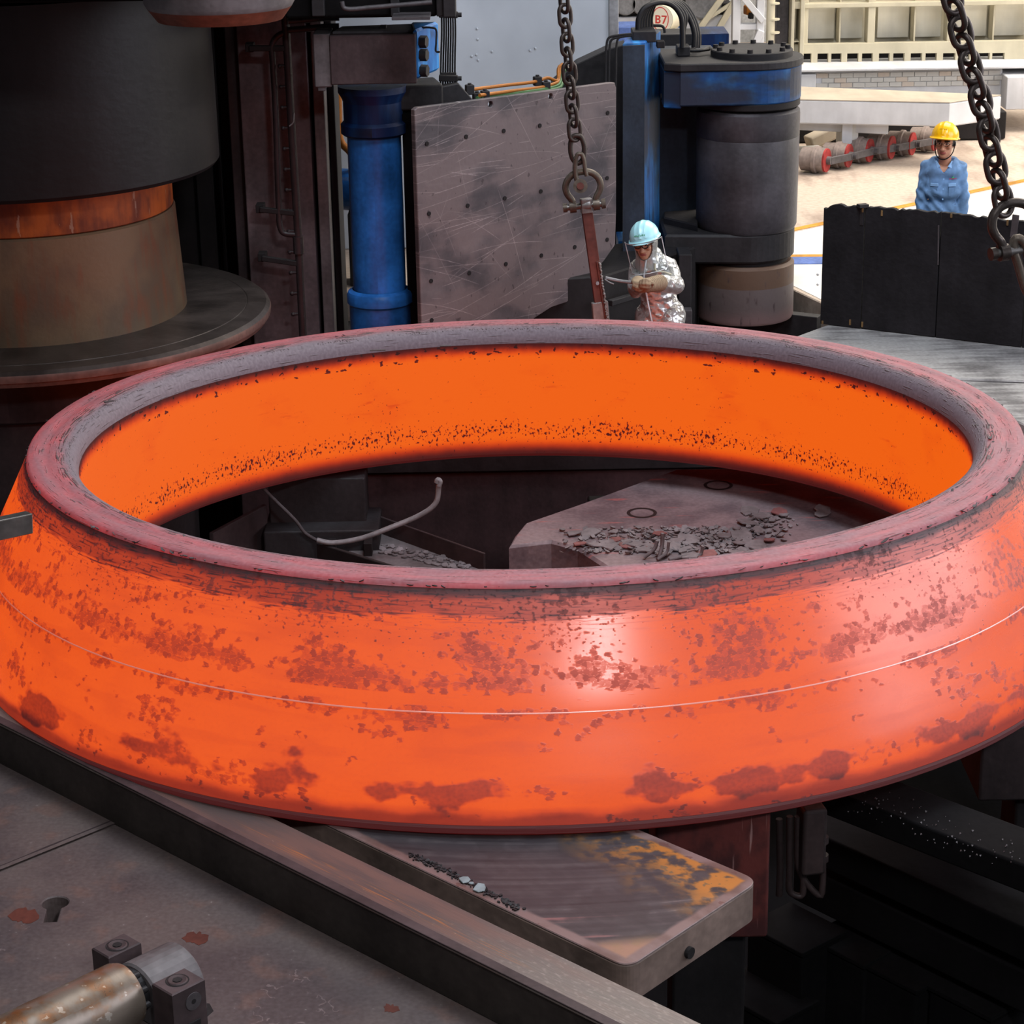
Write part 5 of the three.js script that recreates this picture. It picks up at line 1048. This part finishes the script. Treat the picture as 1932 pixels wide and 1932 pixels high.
const smin = (a, b, k) => { const h = clamp(.5 + .5 * (b - a) / k); return mix(b, a, h) - k * h * (1 - h); };
function capsule(a, b, ra, rb = ra) {
  const dx = b.x - a.x, dy = b.y - a.y, dz = b.z - a.z, l = dx * dx + dy * dy + dz * dz;
  return (x, y, z) => { const px = x - a.x, py = y - a.y, pz = z - a.z, t = clamp((px * dx + py * dy + pz * dz) / l); return Math.hypot(px - dx * t, py - dy * t, pz - dz * t) - mix(ra, rb, t); };
}
function blob(c, r) { return (x, y, z) => { const k = Math.hypot((x - c.x) / r.x, (y - c.y) / r.y, (z - c.z) / r.z); return (k - 1) * Math.min(r.x, r.y, r.z) * (k > 1 ? 1 : .9); }; }
const joined = (k, ...f) => (x, y, z) => { let d = f[0](x, y, z); for (let i = 1; i < f.length; i++) d = smin(d, f[i](x, y, z), k); return d; };
const boundsOf = (pts, pad) => { const b = new THREE.Box3().setFromPoints(pts).expandByScalar(pad); return [b.min, b.max]; };
const tint = (g, fn) => { const p = g.attributes.position, c = new Float32Array(p.count * 3), k = new THREE.Color(); for (let i = 0; i < p.count; i++) { k.set(fn(p.getX(i), p.getY(i), p.getZ(i))); c.set([k.r, k.g, k.b], i * 3); } g.setAttribute('color', new THREE.BufferAttribute(c, 3)); return g; };
// a head in its own axes: middle of the skull at 0, looking along +z; skin, brows, eyes, lips told apart by colour
function headGeo(skin, hair) {
  const f0 = joined(.022, blob(V(0, .022, -.012), V(.077, .098, .094)), blob(V(0, -.055, .022), V(.056, .06, .064)), blob(V(0, -.098, .052), V(.026, .02, .026)), capsule(V(0, -.09, -.02), V(0, -.21, -.035), .052, .06));
  const f1 = joined(.012, f0, capsule(V(0, .012, .082), V(0, -.03, .102), .009, .0145), blob(V(-.013, -.034, .092), V(.009, .008, .011)), blob(V(.013, -.034, .092), V(.009, .008, .011)), blob(V(-.03, .034, .078), V(.026, .008, .012)), blob(V(.03, .034, .078), V(.026, .008, .012)), blob(V(-.046, -.018, .062), V(.02, .018, .02)), blob(V(.046, -.018, .062), V(.02, .018, .02)));
  const lips = joined(.006, blob(V(0, -.060, .083), V(.024, .006, .011)), blob(V(0, -.069, .083), V(.019, .0065, .011)));
  const ears = (x, y, z) => Math.min(blob(V(-.079, -.004, -.012), V(.011, .032, .019))(x, y, z), blob(V(.079, -.004, -.012), V(.011, .032, .019))(x, y, z));
  const f = (x, y, z) => { let d = smin(smin(f1(x, y, z), lips(x, y, z), .006), ears(x, y, z), .01); const s = Math.min(blob(V(-.031, .014, .09), V(.018, .010, .012))(x, y, z), blob(V(.031, .014, .09), V(.018, .010, .012))(x, y, z)); d = -smin(-d, s + .004, .008); return Math.min(d, Math.hypot(Math.abs(x) - .031, y - .013, z - .068) - .0135); };
  const g = surface(f, V(-.11, -.23, -.13), V(.11, .14, .14), .0042);
  return tint(g, (x, y, z) => {
    const ax = Math.abs(x);
    if (z > .06 && Math.hypot((ax - .031) / 1.5, (y - .013) * 1.7) < .0105) return Math.hypot(ax - .031, y - .013) < .0065 ? 0x1c1210 : 0xd8cdc6;
    if (z > .055 && Math.abs(y - .036 + (ax - .03) * .12) < .0065 && ax > .012 && ax < .056) return hair;
    if (z > .07 && Math.abs(y + .0645) < .0095 && ax < .025) return 0x9c5048;
    if (y > .045 - (z < .03 ? .06 : 0) && z < .05 && ax > .05) return hair;
    if (z < -.02 && y > -.07) return hair;
    return skin;
  });
}
const M4of = (p, yaw, pitch = 0, roll = 0) => new THREE.Matrix4().makeRotationFromEuler(new THREE.Euler(pitch, yaw, roll, 'YXZ')).setPosition(p);
function helmetGeo(front = 1) {
  const dome = (x, y, z) => { const r = Math.max(0, Math.hypot(x / .118, Math.max(y, -.2) / .128, z / .146)), rid = .004 * Math.exp(-((x / .012) ** 2)) + .0025 * Math.exp(-(((Math.abs(x) - .045) / .01) ** 2)); return Math.max((r - 1) * .118 - rid * (y > .02 ? 1 : 0), -y - .002); };
  const brim = (x, y, z) => { const fz = z > 0 ? .185 : .155, k = Math.hypot(x / .128, z / fz), yy = y + .006 + .05 * Math.max(0, k - .75) * (z > .05 ? 1 : .5); return Math.max((k - 1) * .12, Math.abs(yy) - .0055); };
  return surface((x, y, z) => smin(dome(x, y, z), brim(x, y, z), .008), V(-.15, -.05, -.18), V(.15, .15, .21), .006);
}
function glasses(m, thin) {
  const rim = s => tube([...Array(16)].map((_, i) => { const f = i / 16 * 6.283; return V(s * .031 + .024 * Math.cos(f), .012 + .016 * Math.sin(f), .103 - .1 * Math.abs(s * .031 + .024 * Math.cos(f)) ** 1.5).applyMatrix4(m); }), thin, 40, 6, true);
  const arm = s => tube([V(s * .055, .014, .093), V(s * .076, .014, .05), V(s * .081, .01, -.01)].map(p => p.applyMatrix4(m)), thin, 16, 6);
  return [rim(-1), rim(1), arm(-1), arm(1), tube([V(-.008, .015, .104), V(0, .018, .106), V(.008, .015, .104)].map(p => p.applyMatrix4(m)), thin, 8, 6)];
}
const glassMat = new THREE.MeshPhysicalMaterial({ color: 0xf4f8f8, transmission: 1, roughness: .04, thickness: 0, ior: 1.3, specularIntensity: .6 });
const skinMat = new THREE.MeshPhysicalMaterial({ color: 0xffffff, vertexColors: true, roughness: .55 });
// hand in its own axes: palm along +y from the wrist at 0, back of the hand +z, thumb at s*x; curl in radians per joint
function handFn(s, curl) {
  const f = [blob(V(0, .045, 0), V(.04, .05, .017))], L = [[-.03, .083, .030, .022, .018], [-.01, .09, .036, .026, .02], [.011, .087, .033, .024, .019], [.030, .078, .026, .018, .016]];
  for (const [x, y, a, b, c] of L) { let p = V(x * -s, y, 0), t = 0; for (const [l, r] of [[a, .0095], [b, .009], [c, .0082]]) { t += curl; const q = p.clone().add(V(0, Math.cos(t) * l, -Math.sin(t) * l)); f.push(capsule(p, q, r, r * .95)); p = q; } }
  const t0 = V(s * .028, .022, -.004), t1 = V(s * .056, .05, -.016), t2 = V(s * .06, .078, -.03); f.push(capsule(t0, t1, .014, .012), capsule(t1, t2, .0115, .0095));
  return joined(.007, ...f);
}
const inFrame = (f, m) => { const i = m.clone().invert().elements; return (x, y, z) => f(i[0] * x + i[4] * y + i[8] * z + i[12], i[1] * x + i[5] * y + i[9] * z + i[13], i[2] * x + i[6] * y + i[10] * z + i[14]); };
function skinBody(list) { for (const g of list) if (!g.attributes.color) tint(g, () => 0xb98468); return mergeGeometries(list.map(g => { g = g.index ? g.toNonIndexed() : g; for (const k of Object.keys(g.attributes)) if (!['position', 'normal', 'color'].includes(k)) g.deleteAttribute(k); boxUV(g); return g; })); }
function personMesh(label, base, geo, mat) {
  geo.translate(-base.x, -base.y, -base.z); const m = new THREE.Mesh(geo, mat); m.name = numbered('person'); m.position.copy(base); m.castShadow = m.receiveShadow = true;
  ORIGIN.set(m, base.clone()); scene.add(m); return tag(m, label, 'person');
}
// ---- the worker in blue behind the barrier
{
  const top = at(1780, 238, 23.95), base = V(top.x + .02, 0, top.z), yaw = -.16, H = top.y;      // crown of the helmet
  const F = M4of(base, yaw), W3 = (x, y, z) => V(x, y, z).applyMatrix4(F), k = (H - 1.75);
  const y = v => v + k, headP = W3(.0, y(1.60), .03), hm = M4of(headP, yaw - .22, .02, 0).scale(V(1.07, 1.05, 1.07));
  const skin = 0xc48d6e;
  const J = { sl: W3(-.15, y(1.385), -.01), sr: W3(.15, y(1.385), -.01), el: W3(-.178, y(1.12), -.01), er: W3(.178, y(1.12), -.01), wl: W3(-.182, y(.87), .05), wr: W3(.182, y(.87), .05), ch: W3(0, y(1.28), 0), be: W3(0, y(1.02), .015), pe: W3(0, y(.92), 0) };
  const torso = joined(.05, capsule(W3(-.07, y(1.345), -.01), W3(.07, y(1.345), -.01), .088), capsule(W3(-.06, y(1.18), 0), W3(.06, y(1.18), 0), .09), capsule(W3(-.055, y(.98), 0), W3(.055, y(.98), 0), .092));
  const legs = [-1, 1].map(s => [capsule(W3(s * .09, y(.92), 0), W3(s * .1, .5, .01), .085, .058), capsule(W3(s * .1, .5, .01), W3(s * .105, .09, -.02), .056, .042), capsule(W3(s * .105, .05, -.03), W3(s * .12, .035, .13), .042, .036)]).flat();
  const hands = [-1, 1].map(s => { const w = s < 0 ? J.wl : J.wr, m = M4of(w, yaw + s * 1.3, Math.PI); return inFrame(handFn(s, .35), m); });
  const bodyF = joined(.03, torso, capsule(J.sl, J.el, .048, .04), capsule(J.el, J.wl, .038, .028), capsule(J.sr, J.er, .048, .04), capsule(J.er, J.wr, .038, .028), ...legs);
  const hg = headGeo(skin, 0x191414).applyMatrix4(hm);
  const [lo, hi] = boundsOf([W3(-.4, 0, -.25), W3(.4, y(1.47), .25)], .05);
  const hGeo = [-1, 1].map((s, i) => { const w = s < 0 ? J.wl : J.wr; const [a, b] = boundsOf([w, w.clone().add(V(0, -.2, 0))], .1); return tint(surface(hands[i], a, b, .005), () => skin); });
  const me = personMesh('person in a yellow helmet and blue work shirt standing behind the black barrier', base, skinBody([hg, tint(surface(bodyF, lo, hi, .02), () => skin), ...hGeo]), skinMat);
  // shirt: a looser shell with creases, open at the neck
  const fold = (x, yy, z) => .006 * Math.sin(38 * (x * .8 + yy * .9) + 5 * Math.sin(7 * yy + 9 * x)) * sst(0, .2, y(1.34) - yy) + .004 * Math.sin(60 * (yy - x * .5) + 4 * Math.sin(11 * x));
  const arms = joined(.03, capsule(J.sl, J.el, .058, .052), capsule(J.el, J.wl, .053, .044), capsule(J.sr, J.er, .058, .052), capsule(J.er, J.wr, .053, .044));
  const inv = F.clone().invert();
  const shirtF = (x, yy, z) => {
    const p = V(x, yy, z).applyMatrix4(inv), Yk = p.y - k;
    let d = smin(torso(x, yy, z) - .02, arms(x, yy, z), .014) + fold(p.x, yy, p.z);
    d = smin(d, capsule(W3(-.05, y(1.435), -.02), W3(.05, y(1.435), -.02), .062, .062)(x, yy, z), .05);
    d = Math.max(d, .80 - Yk);
    const v = Math.max(p.x < 9 ? (1.345 - Yk) + 1.35 * Math.abs(p.x) : 0, .02 - p.z); d = Math.max(d, -v * .7);   // the open V at the throat
    return Math.max(d, Yk - 1.475);
  };
  const shirtMat = new THREE.MeshPhysicalMaterial({ color: 0x7ba4d2, roughness: .85, map: grimeTex });
  const [a, b] = boundsOf([W3(-.36, y(.8), -.2), W3(.36, y(1.5), .2)], .06);
  const sh = part(me, 'work_shirt', surface(shirtF, a, b, .0105), shirtMat);
  const onChest = (x, yy, dz = 0) => W3(x, y(yy), .102 + dz - .35 * Math.max(0, Math.abs(x) - .06));
  const flapMat = new THREE.MeshPhysicalMaterial({ color: 0x86aed8, roughness: .85 });
  for (const s of [-1, 1]) {
    part(sh, 'pocket_flap', ob(onChest(s * .078, 1.245, .010), .072, .03, .012, yaw + s * .32, .004), flapMat);
    part(sh, 'pocket', ob(onChest(s * .078, 1.185, .004), .064, .08, .009, yaw + s * .32, .004, .05), shirtMat);
    part(sh, 'collar', extr(shapeOf([[0, 0], [s * .055, .055], [s * .075, .045], [s * .055, -.03]]), .012, .003).applyMatrix4(M4of(W3(s * .028, y(1.40), .085), yaw + s * .5, -.5)), flapMat);
  }
  for (let i = 0; i < 4; i++) { const p = onChest(.0, 1.30 - i * .09, .022); part(sh, 'button', rod(p, p.clone().add(V(0, 0, .006)), .007, 10), flapMat); }
  part(sh, 'name_badge', ob(onChest(.082, 1.298, .0), .07, .006, .006, yaw + .3, .002), new THREE.MeshStandardMaterial({ color: 0xb0304a, roughness: .7 }));
  part(sh, 'badge_emblem', extr(shapeOf([[-.014, 0], [.016, 0], [.004, .018]]), .006, .001).applyMatrix4(M4of(onChest(.08, 1.304, .0), yaw + .3)), new THREE.MeshStandardMaterial({ color: 0x3aa06a, roughness: .7 }));
  const trF = joined(.03, capsule(W3(-.07, y(.9), 0), W3(.07, y(.9), 0), .115), ...[-1, 1].flatMap(s => [capsule(W3(s * .09, y(.88), 0), W3(s * .1, .5, .01), .1, .078), capsule(W3(s * .1, .5, .01), W3(s * .105, .1, -.015), .078, .07)]));
  const [c, d] = boundsOf([W3(-.25, .04, -.2), W3(.25, y(.98), .2)], .06);
  part(me, 'trousers', surface((x, yy, z) => Math.max(trF(x, yy, z), yy - y(.97), .05 - yy), c, d, .016), new THREE.MeshPhysicalMaterial({ color: 0x3f5f8a, roughness: .9 }));
  for (const s of [-1, 1]) { const f = joined(.02, capsule(W3(s * .105, .05, -.03), W3(s * .12, .042, .14), .052, .046), capsule(W3(s * .105, .05, -.02), W3(s * .105, .14, -.02), .05, .052)); const [p, q] = boundsOf([W3(s * .11, .0, -.08), W3(s * .11, .16, .2)], .06); part(me, 'boot', surface((x, yy, z) => Math.max(f(x, yy, z), .003 - yy), p, q, .01), M.rubber); }
  const hel = M4of(headP.clone().add(V(0, .062, -.006)), yaw - .22, -.15, -.03).scale(V(1.03, 1.03, 1.03));
  const hMat = new THREE.MeshPhysicalMaterial({ color: 0xf2b80a, roughness: .25 });
  const hm2 = part(me, 'helmet', helmetGeo().applyMatrix4(hel), hMat); hm2.userData.label = 'yellow safety helmet';
  for (let i = 0; i < 5; i++) part(hm2, 'helmet_print', ob(V((i - 2) * .013, .066, .1285).applyMatrix4(hel), .008, .007, .004, yaw - .22, .001, -.5), new THREE.MeshStandardMaterial({ color: i === 2 ? 0x8a9a50 : 0xb08a30 }));
  part(me, 'glasses', glasses(hm, .0022), M.black);
  part(me, 'chin_strap', tube([V(-.083, .02, 0), V(-.075, -.06, .02), V(-.045, -.105, .06), V(0, -.123, .072), V(.045, -.105, .06), V(.075, -.06, .02), V(.083, .02, 0)].map(p => p.applyMatrix4(hm)), .005, 40, 6), M.rubber);
}
// ---- the worker in the silver suit behind the ring
{
  const head = at(1216, 459, 21.62), base = V(at(1240, 600, 21.75).x, -.25, -21.78), yaw = -.42;
  const P = (x, y2, d) => at(x, y2, d);
  const J = { neck: P(1229, 489, 21.7), s1: P(1203, 505, 21.72), s2: P(1262, 503, 21.68), e1: P(1199, 545, 21.52), w1: P(1214, 537, 21.33), e2: P(1273, 537, 21.5), w2: P(1238, 533, 21.33), ch: P(1236, 530, 21.75), wa: P(1243, 572, 21.8), h1: P(1228, 596, 21.82), h2: P(1262, 594, 21.76) };
  const skin = 0xc08a6e;
  const k1 = V(J.h1.x - .08, .22, -21.6), k2 = V(J.h2.x + .02, .24, -21.52), f1 = V(J.h1.x - .1, -.18, -21.78), f2 = V(J.h2.x + .06, -.18, -21.72);
  const hm = M4of(head, yaw + .12, .16, .1);
  const torso = joined(.06, capsule(J.s1.clone().lerp(J.s2, .3), J.s1.clone().lerp(J.s2, .7), .085), capsule(J.ch, J.wa, .112, .118), capsule(J.wa, J.h1.clone().lerp(J.h2, .5), .118, .115), capsule(J.h1, J.h2, .09));
  const body = joined(.03, torso, capsule(J.s1, J.e1, .05, .042), capsule(J.e1, J.w1, .04, .03), capsule(J.s2, J.e2, .05, .042), capsule(J.e2, J.w2, .04, .03), capsule(J.h1, k1, .08, .06), capsule(k1, f1, .055, .042), capsule(J.h2, k2, .08, .06), capsule(k2, f2, .055, .042), capsule(f1, f1.clone().add(V(-.06, -.03, .14)), .042, .034), capsule(f2, f2.clone().add(V(-.04, -.03, .15)), .042, .034));
  const [lo, hi] = boundsOf([V(base.x - .45, -.27, base.z - .3), V(base.x + .45, J.neck.y, base.z + .6)], .06);
  const rodDir = P(1140, 525, 21.3).sub(P(1236, 532, 21.28)).normalize();
  // gloved hands closed round the rod
  const grip = (c, s) => { const up = V(0, 0, 0).copy(rodDir).multiplyScalar(-1), n = V(0, 1, 0); const across = new THREE.Vector3().crossVectors(rodDir, V(0, 1, 0)).normalize(); const m = new THREE.Matrix4().makeBasis(rodDir.clone().multiplyScalar(s), across.clone().negate(), new THREE.Vector3().crossVectors(rodDir.clone().multiplyScalar(s), across.clone().negate())).setPosition(c); return inFrame(handFn(-s, 1.05), m); };
  const g1c = P(1208, 531, 21.24), g2c = P(1226, 537, 21.22);
  const bare = tint(surface(joined(.02, grip(g1c.clone().add(V(0, .0, -.06)), 1), capsule(J.w1, g1c, .03, .03)), ...boundsOf([g1c, J.w1], .13), .007), () => skin);
  const hg = headGeo(skin, 0x2a1e1a).applyMatrix4(hm);
  const me = personMesh('person in a silver heat suit and pale blue helmet reaching out with a rod', base, skinBody([hg, tint(surface(body, lo, hi, .02), () => skin), bare]), skinMat);
  // aluminised coat and trousers with hard creases
  const crease = (x, y2, z) => { const n = noise(x * 9, y2 * 11 + z * 4, 256, 256, 6) + .5 * noise(x * 22 + y2 * 7, y2 * 24 - z * 9, 256, 256, 8); return .024 * (Math.abs(n) - .25); };
  const coatF0 = joined(.035, (x, y2, z) => torso(x, y2, z) - .016, capsule(J.s1, J.e1, .066, .06), capsule(J.e1, J.e1.clone().lerp(J.w1, .75), .062, .056), capsule(J.s2, J.e2, .072, .066), capsule(J.e2, J.e2.clone().lerp(J.w2, .62), .068, .068), capsule(J.wa, J.h1.clone().lerp(J.h2, .5).add(V(0, -.06, .02)), .136, .13), capsule(J.neck.clone().add(V(0, -.07, 0)), J.neck.clone().add(V(0, .03, 0)), .1, .085));
  const silver = new THREE.MeshPhysicalMaterial({ color: 0xbcbcba, roughness: .28, metalness: .6, bumpMap: grimeBump, bumpScale: .008 });
  const hem = J.h1.y - .16;
  const coat = part(me, 'silver_coat', surface((x, y2, z) => Math.max(coatF0(x, y2, z) + crease(x, y2, z), hem - y2), ...boundsOf([V(base.x - .36, hem, base.z - .25), V(base.x + .34, J.neck.y, base.z + .5)], .1), .0125), silver);
  const trF = joined(.03, capsule(J.h1, J.h2, .13), capsule(J.h1, k1, .118, .1), capsule(k1, f1, .1, .085), capsule(J.h2, k2, .118, .1), capsule(k2, f2, .1, .085));
  part(me, 'silver_trousers', surface((x, y2, z) => Math.max(trF(x, y2, z) + crease(x, y2, z), -.2 - y2), ...boundsOf([V(base.x - .35, -.2, base.z - .25), V(base.x + .35, J.wa.y, base.z + .4)], .08), .016), silver);
  for (const f of [f1, f2]) part(me, 'boot', surface((x, y2, z) => Math.max(joined(.02, capsule(f, f.clone().add(V(-.05, -.02, .15)), .056, .048), capsule(f, f.clone().add(V(0, .1, 0)), .055, .06))(x, y2, z), -.248 - y2), ...boundsOf([f, f.clone().add(V(-.05, -.06, .2))], .12), .012), M.rubber);
  // coat seams: front placket and shoulder piping
  const seam = pts => tube(pts.map(([x, y2, d]) => P(x, y2, d)), .007, 40, 6);
  part(coat, 'placket', seam([[1219, 490, 21.56], [1217, 505, 21.545], [1215, 525, 21.56], [1219, 552, 21.57], [1224, 580, 21.56], [1230, 608, 21.55]]), M.white);
  part(coat, 'seam', seam([[1236, 497, 21.56], [1236, 507, 21.55], [1240, 512, 21.53], [1252, 513, 21.52], [1270, 519, 21.52]]), M.cream);
  // gloves
  const gMat = new THREE.MeshPhysicalMaterial({ color: 0x8f7c64, roughness: .95, bumpMap: grimeBump, bumpScale: .003 });
  const cuff = (a, b, r) => capsule(a, b, r, r * .86);
  const ribs = (p, q, amp) => { const d = q.clone().sub(p).normalize(); return (x, y2, z) => amp * Math.sin(((x - p.x) * d.x + (y2 - p.y) * d.y + (z - p.z) * d.z) * 330); };
  const c2a = P(1244, 534, 21.3), c2b = P(1222, 538, 21.2), rib2 = ribs(c2a, c2b, .0025);
  const gl2 = joined(.018, (x, y2, z) => cuff(c2a, c2b, .066)(x, y2, z) + rib2(x, y2, z), (x, y2, z) => grip(P(1216, 536, 21.19), -1)(x, y2, z) - .006, blob(P(1216, 538, 21.19), V(.055, .05, .05)));
  part(me, 'glove', surface(gl2, ...boundsOf([c2a, P(1205, 536, 21.17)], .13), .0075), gMat);
  const c1a = P(1212, 540, 21.36), c1b = P(1207, 537, 21.25), gl1 = joined(.018, cuff(c1a, c1b, .055), (x, y2, z) => grip(P(1204, 529, 21.24), 1)(x, y2, z) - .006, blob(P(1204, 531, 21.24), V(.05, .045, .05)));
  part(me, 'glove', surface(gl1, ...boundsOf([c1a, P(1200, 528, 21.2)], .13), .0075), gMat);
  // helmet, goggles, hood and face shield
  const hel = M4of(head.clone().add(V(.0, .055, .0)), yaw + .12, .08, .2);
  const hM = part(me, 'helmet', helmetGeo().applyMatrix4(hel), new THREE.MeshPhysicalMaterial({ color: 0x9fd6de, roughness: .3 })); hM.userData.label = 'pale blue safety helmet';
  const ink = new THREE.MeshStandardMaterial({ color: 0x3f8f6a });
  for (let i = 0; i < 7; i++) part(hM, 'helmet_print', ob(V((i - 3) * .013, .045 + .004 * (i % 2), .139 - .0011 * (i - 3) ** 2).applyMatrix4(hel), .008, i === 3 ? .02 : .011, .006, yaw + .12, .001, -.35), ink);
  part(me, 'goggles', glasses(hm, .0042), M.dark);
  const hood = (x, y2, z) => { const s = joined(.03, blob(V(0, .0, -.03), V(.098, .125, .105)), capsule(V(0, -.1, -.01), V(0, -.19, -.02), .085, .11))(x, y2, z); return Math.max(s, -(joined(.02, blob(V(-.0, -.01, .07), V(.072, .105, .12)))(x, y2, z)), y2 - .05); };
  part(coat, 'hood', surface(inFrame(hood, hm), ...boundsOf([head.clone().add(V(0, -.2, 0)), head.clone().add(V(0, .1, 0))], .16), .007), silver);
  const visor = new THREE.CylinderGeometry(.158, .155, .25, 40, 1, true, -1.3, 2.6).applyMatrix4(new THREE.Matrix4().makeTranslation(0, -.135, .01)).applyMatrix4(hel);
  const fs = part(me, 'face_shield', visor, glassMat); fs.userData.label = 'clear curved face shield';
  for (const [y0, f0, f1n] of [[-.01, -1.3, 1.3], [-.26, -1.3, 1.3]]) part(fs, 'shield_rim', tube([...Array(21)].map((_, i) => { const f = mix(f0, f1n, i / 20), r = y0 > -.1 ? .159 : .156; return V(r * Math.sin(f), y0, .01 + r * Math.cos(f)).applyMatrix4(hel); }), y0 > -.1 ? .005 : .003, 60, 6), y0 > -.1 ? M.lightGrey : M.white);
  for (const s of [-1.3, 1.3]) part(fs, 'shield_rim', tube([V(.158 * Math.sin(s), -.01, .01 + .158 * Math.cos(s)), V(.155 * Math.sin(s), -.26, .01 + .155 * Math.cos(s))].map(p => p.applyMatrix4(hel)), .004, 8, 6), M.white);
  // the rod he holds
  const t = thing('hand_rod', 'grey steel rod held by the worker in the silver suit', 'rod', P(1190, 531, 21.26));
  part(t, 'rod_body', tube([[1240, 536, 21.28], [1215, 535, 21.235], [1195, 533, 21.23], [1170, 530, 21.24], [1142, 524, 21.2]].map(v => P(...v)), .013, 50, 8), M.lightGrey);
  part(t, 'split_end', tube([[1141, 527, 21.19], [1150, 533, 21.17], [1158, 536, 21.16]].map(v => P(...v)), .006, 14, 6), M.lightGrey);
}
renderer.render(scene, camera);
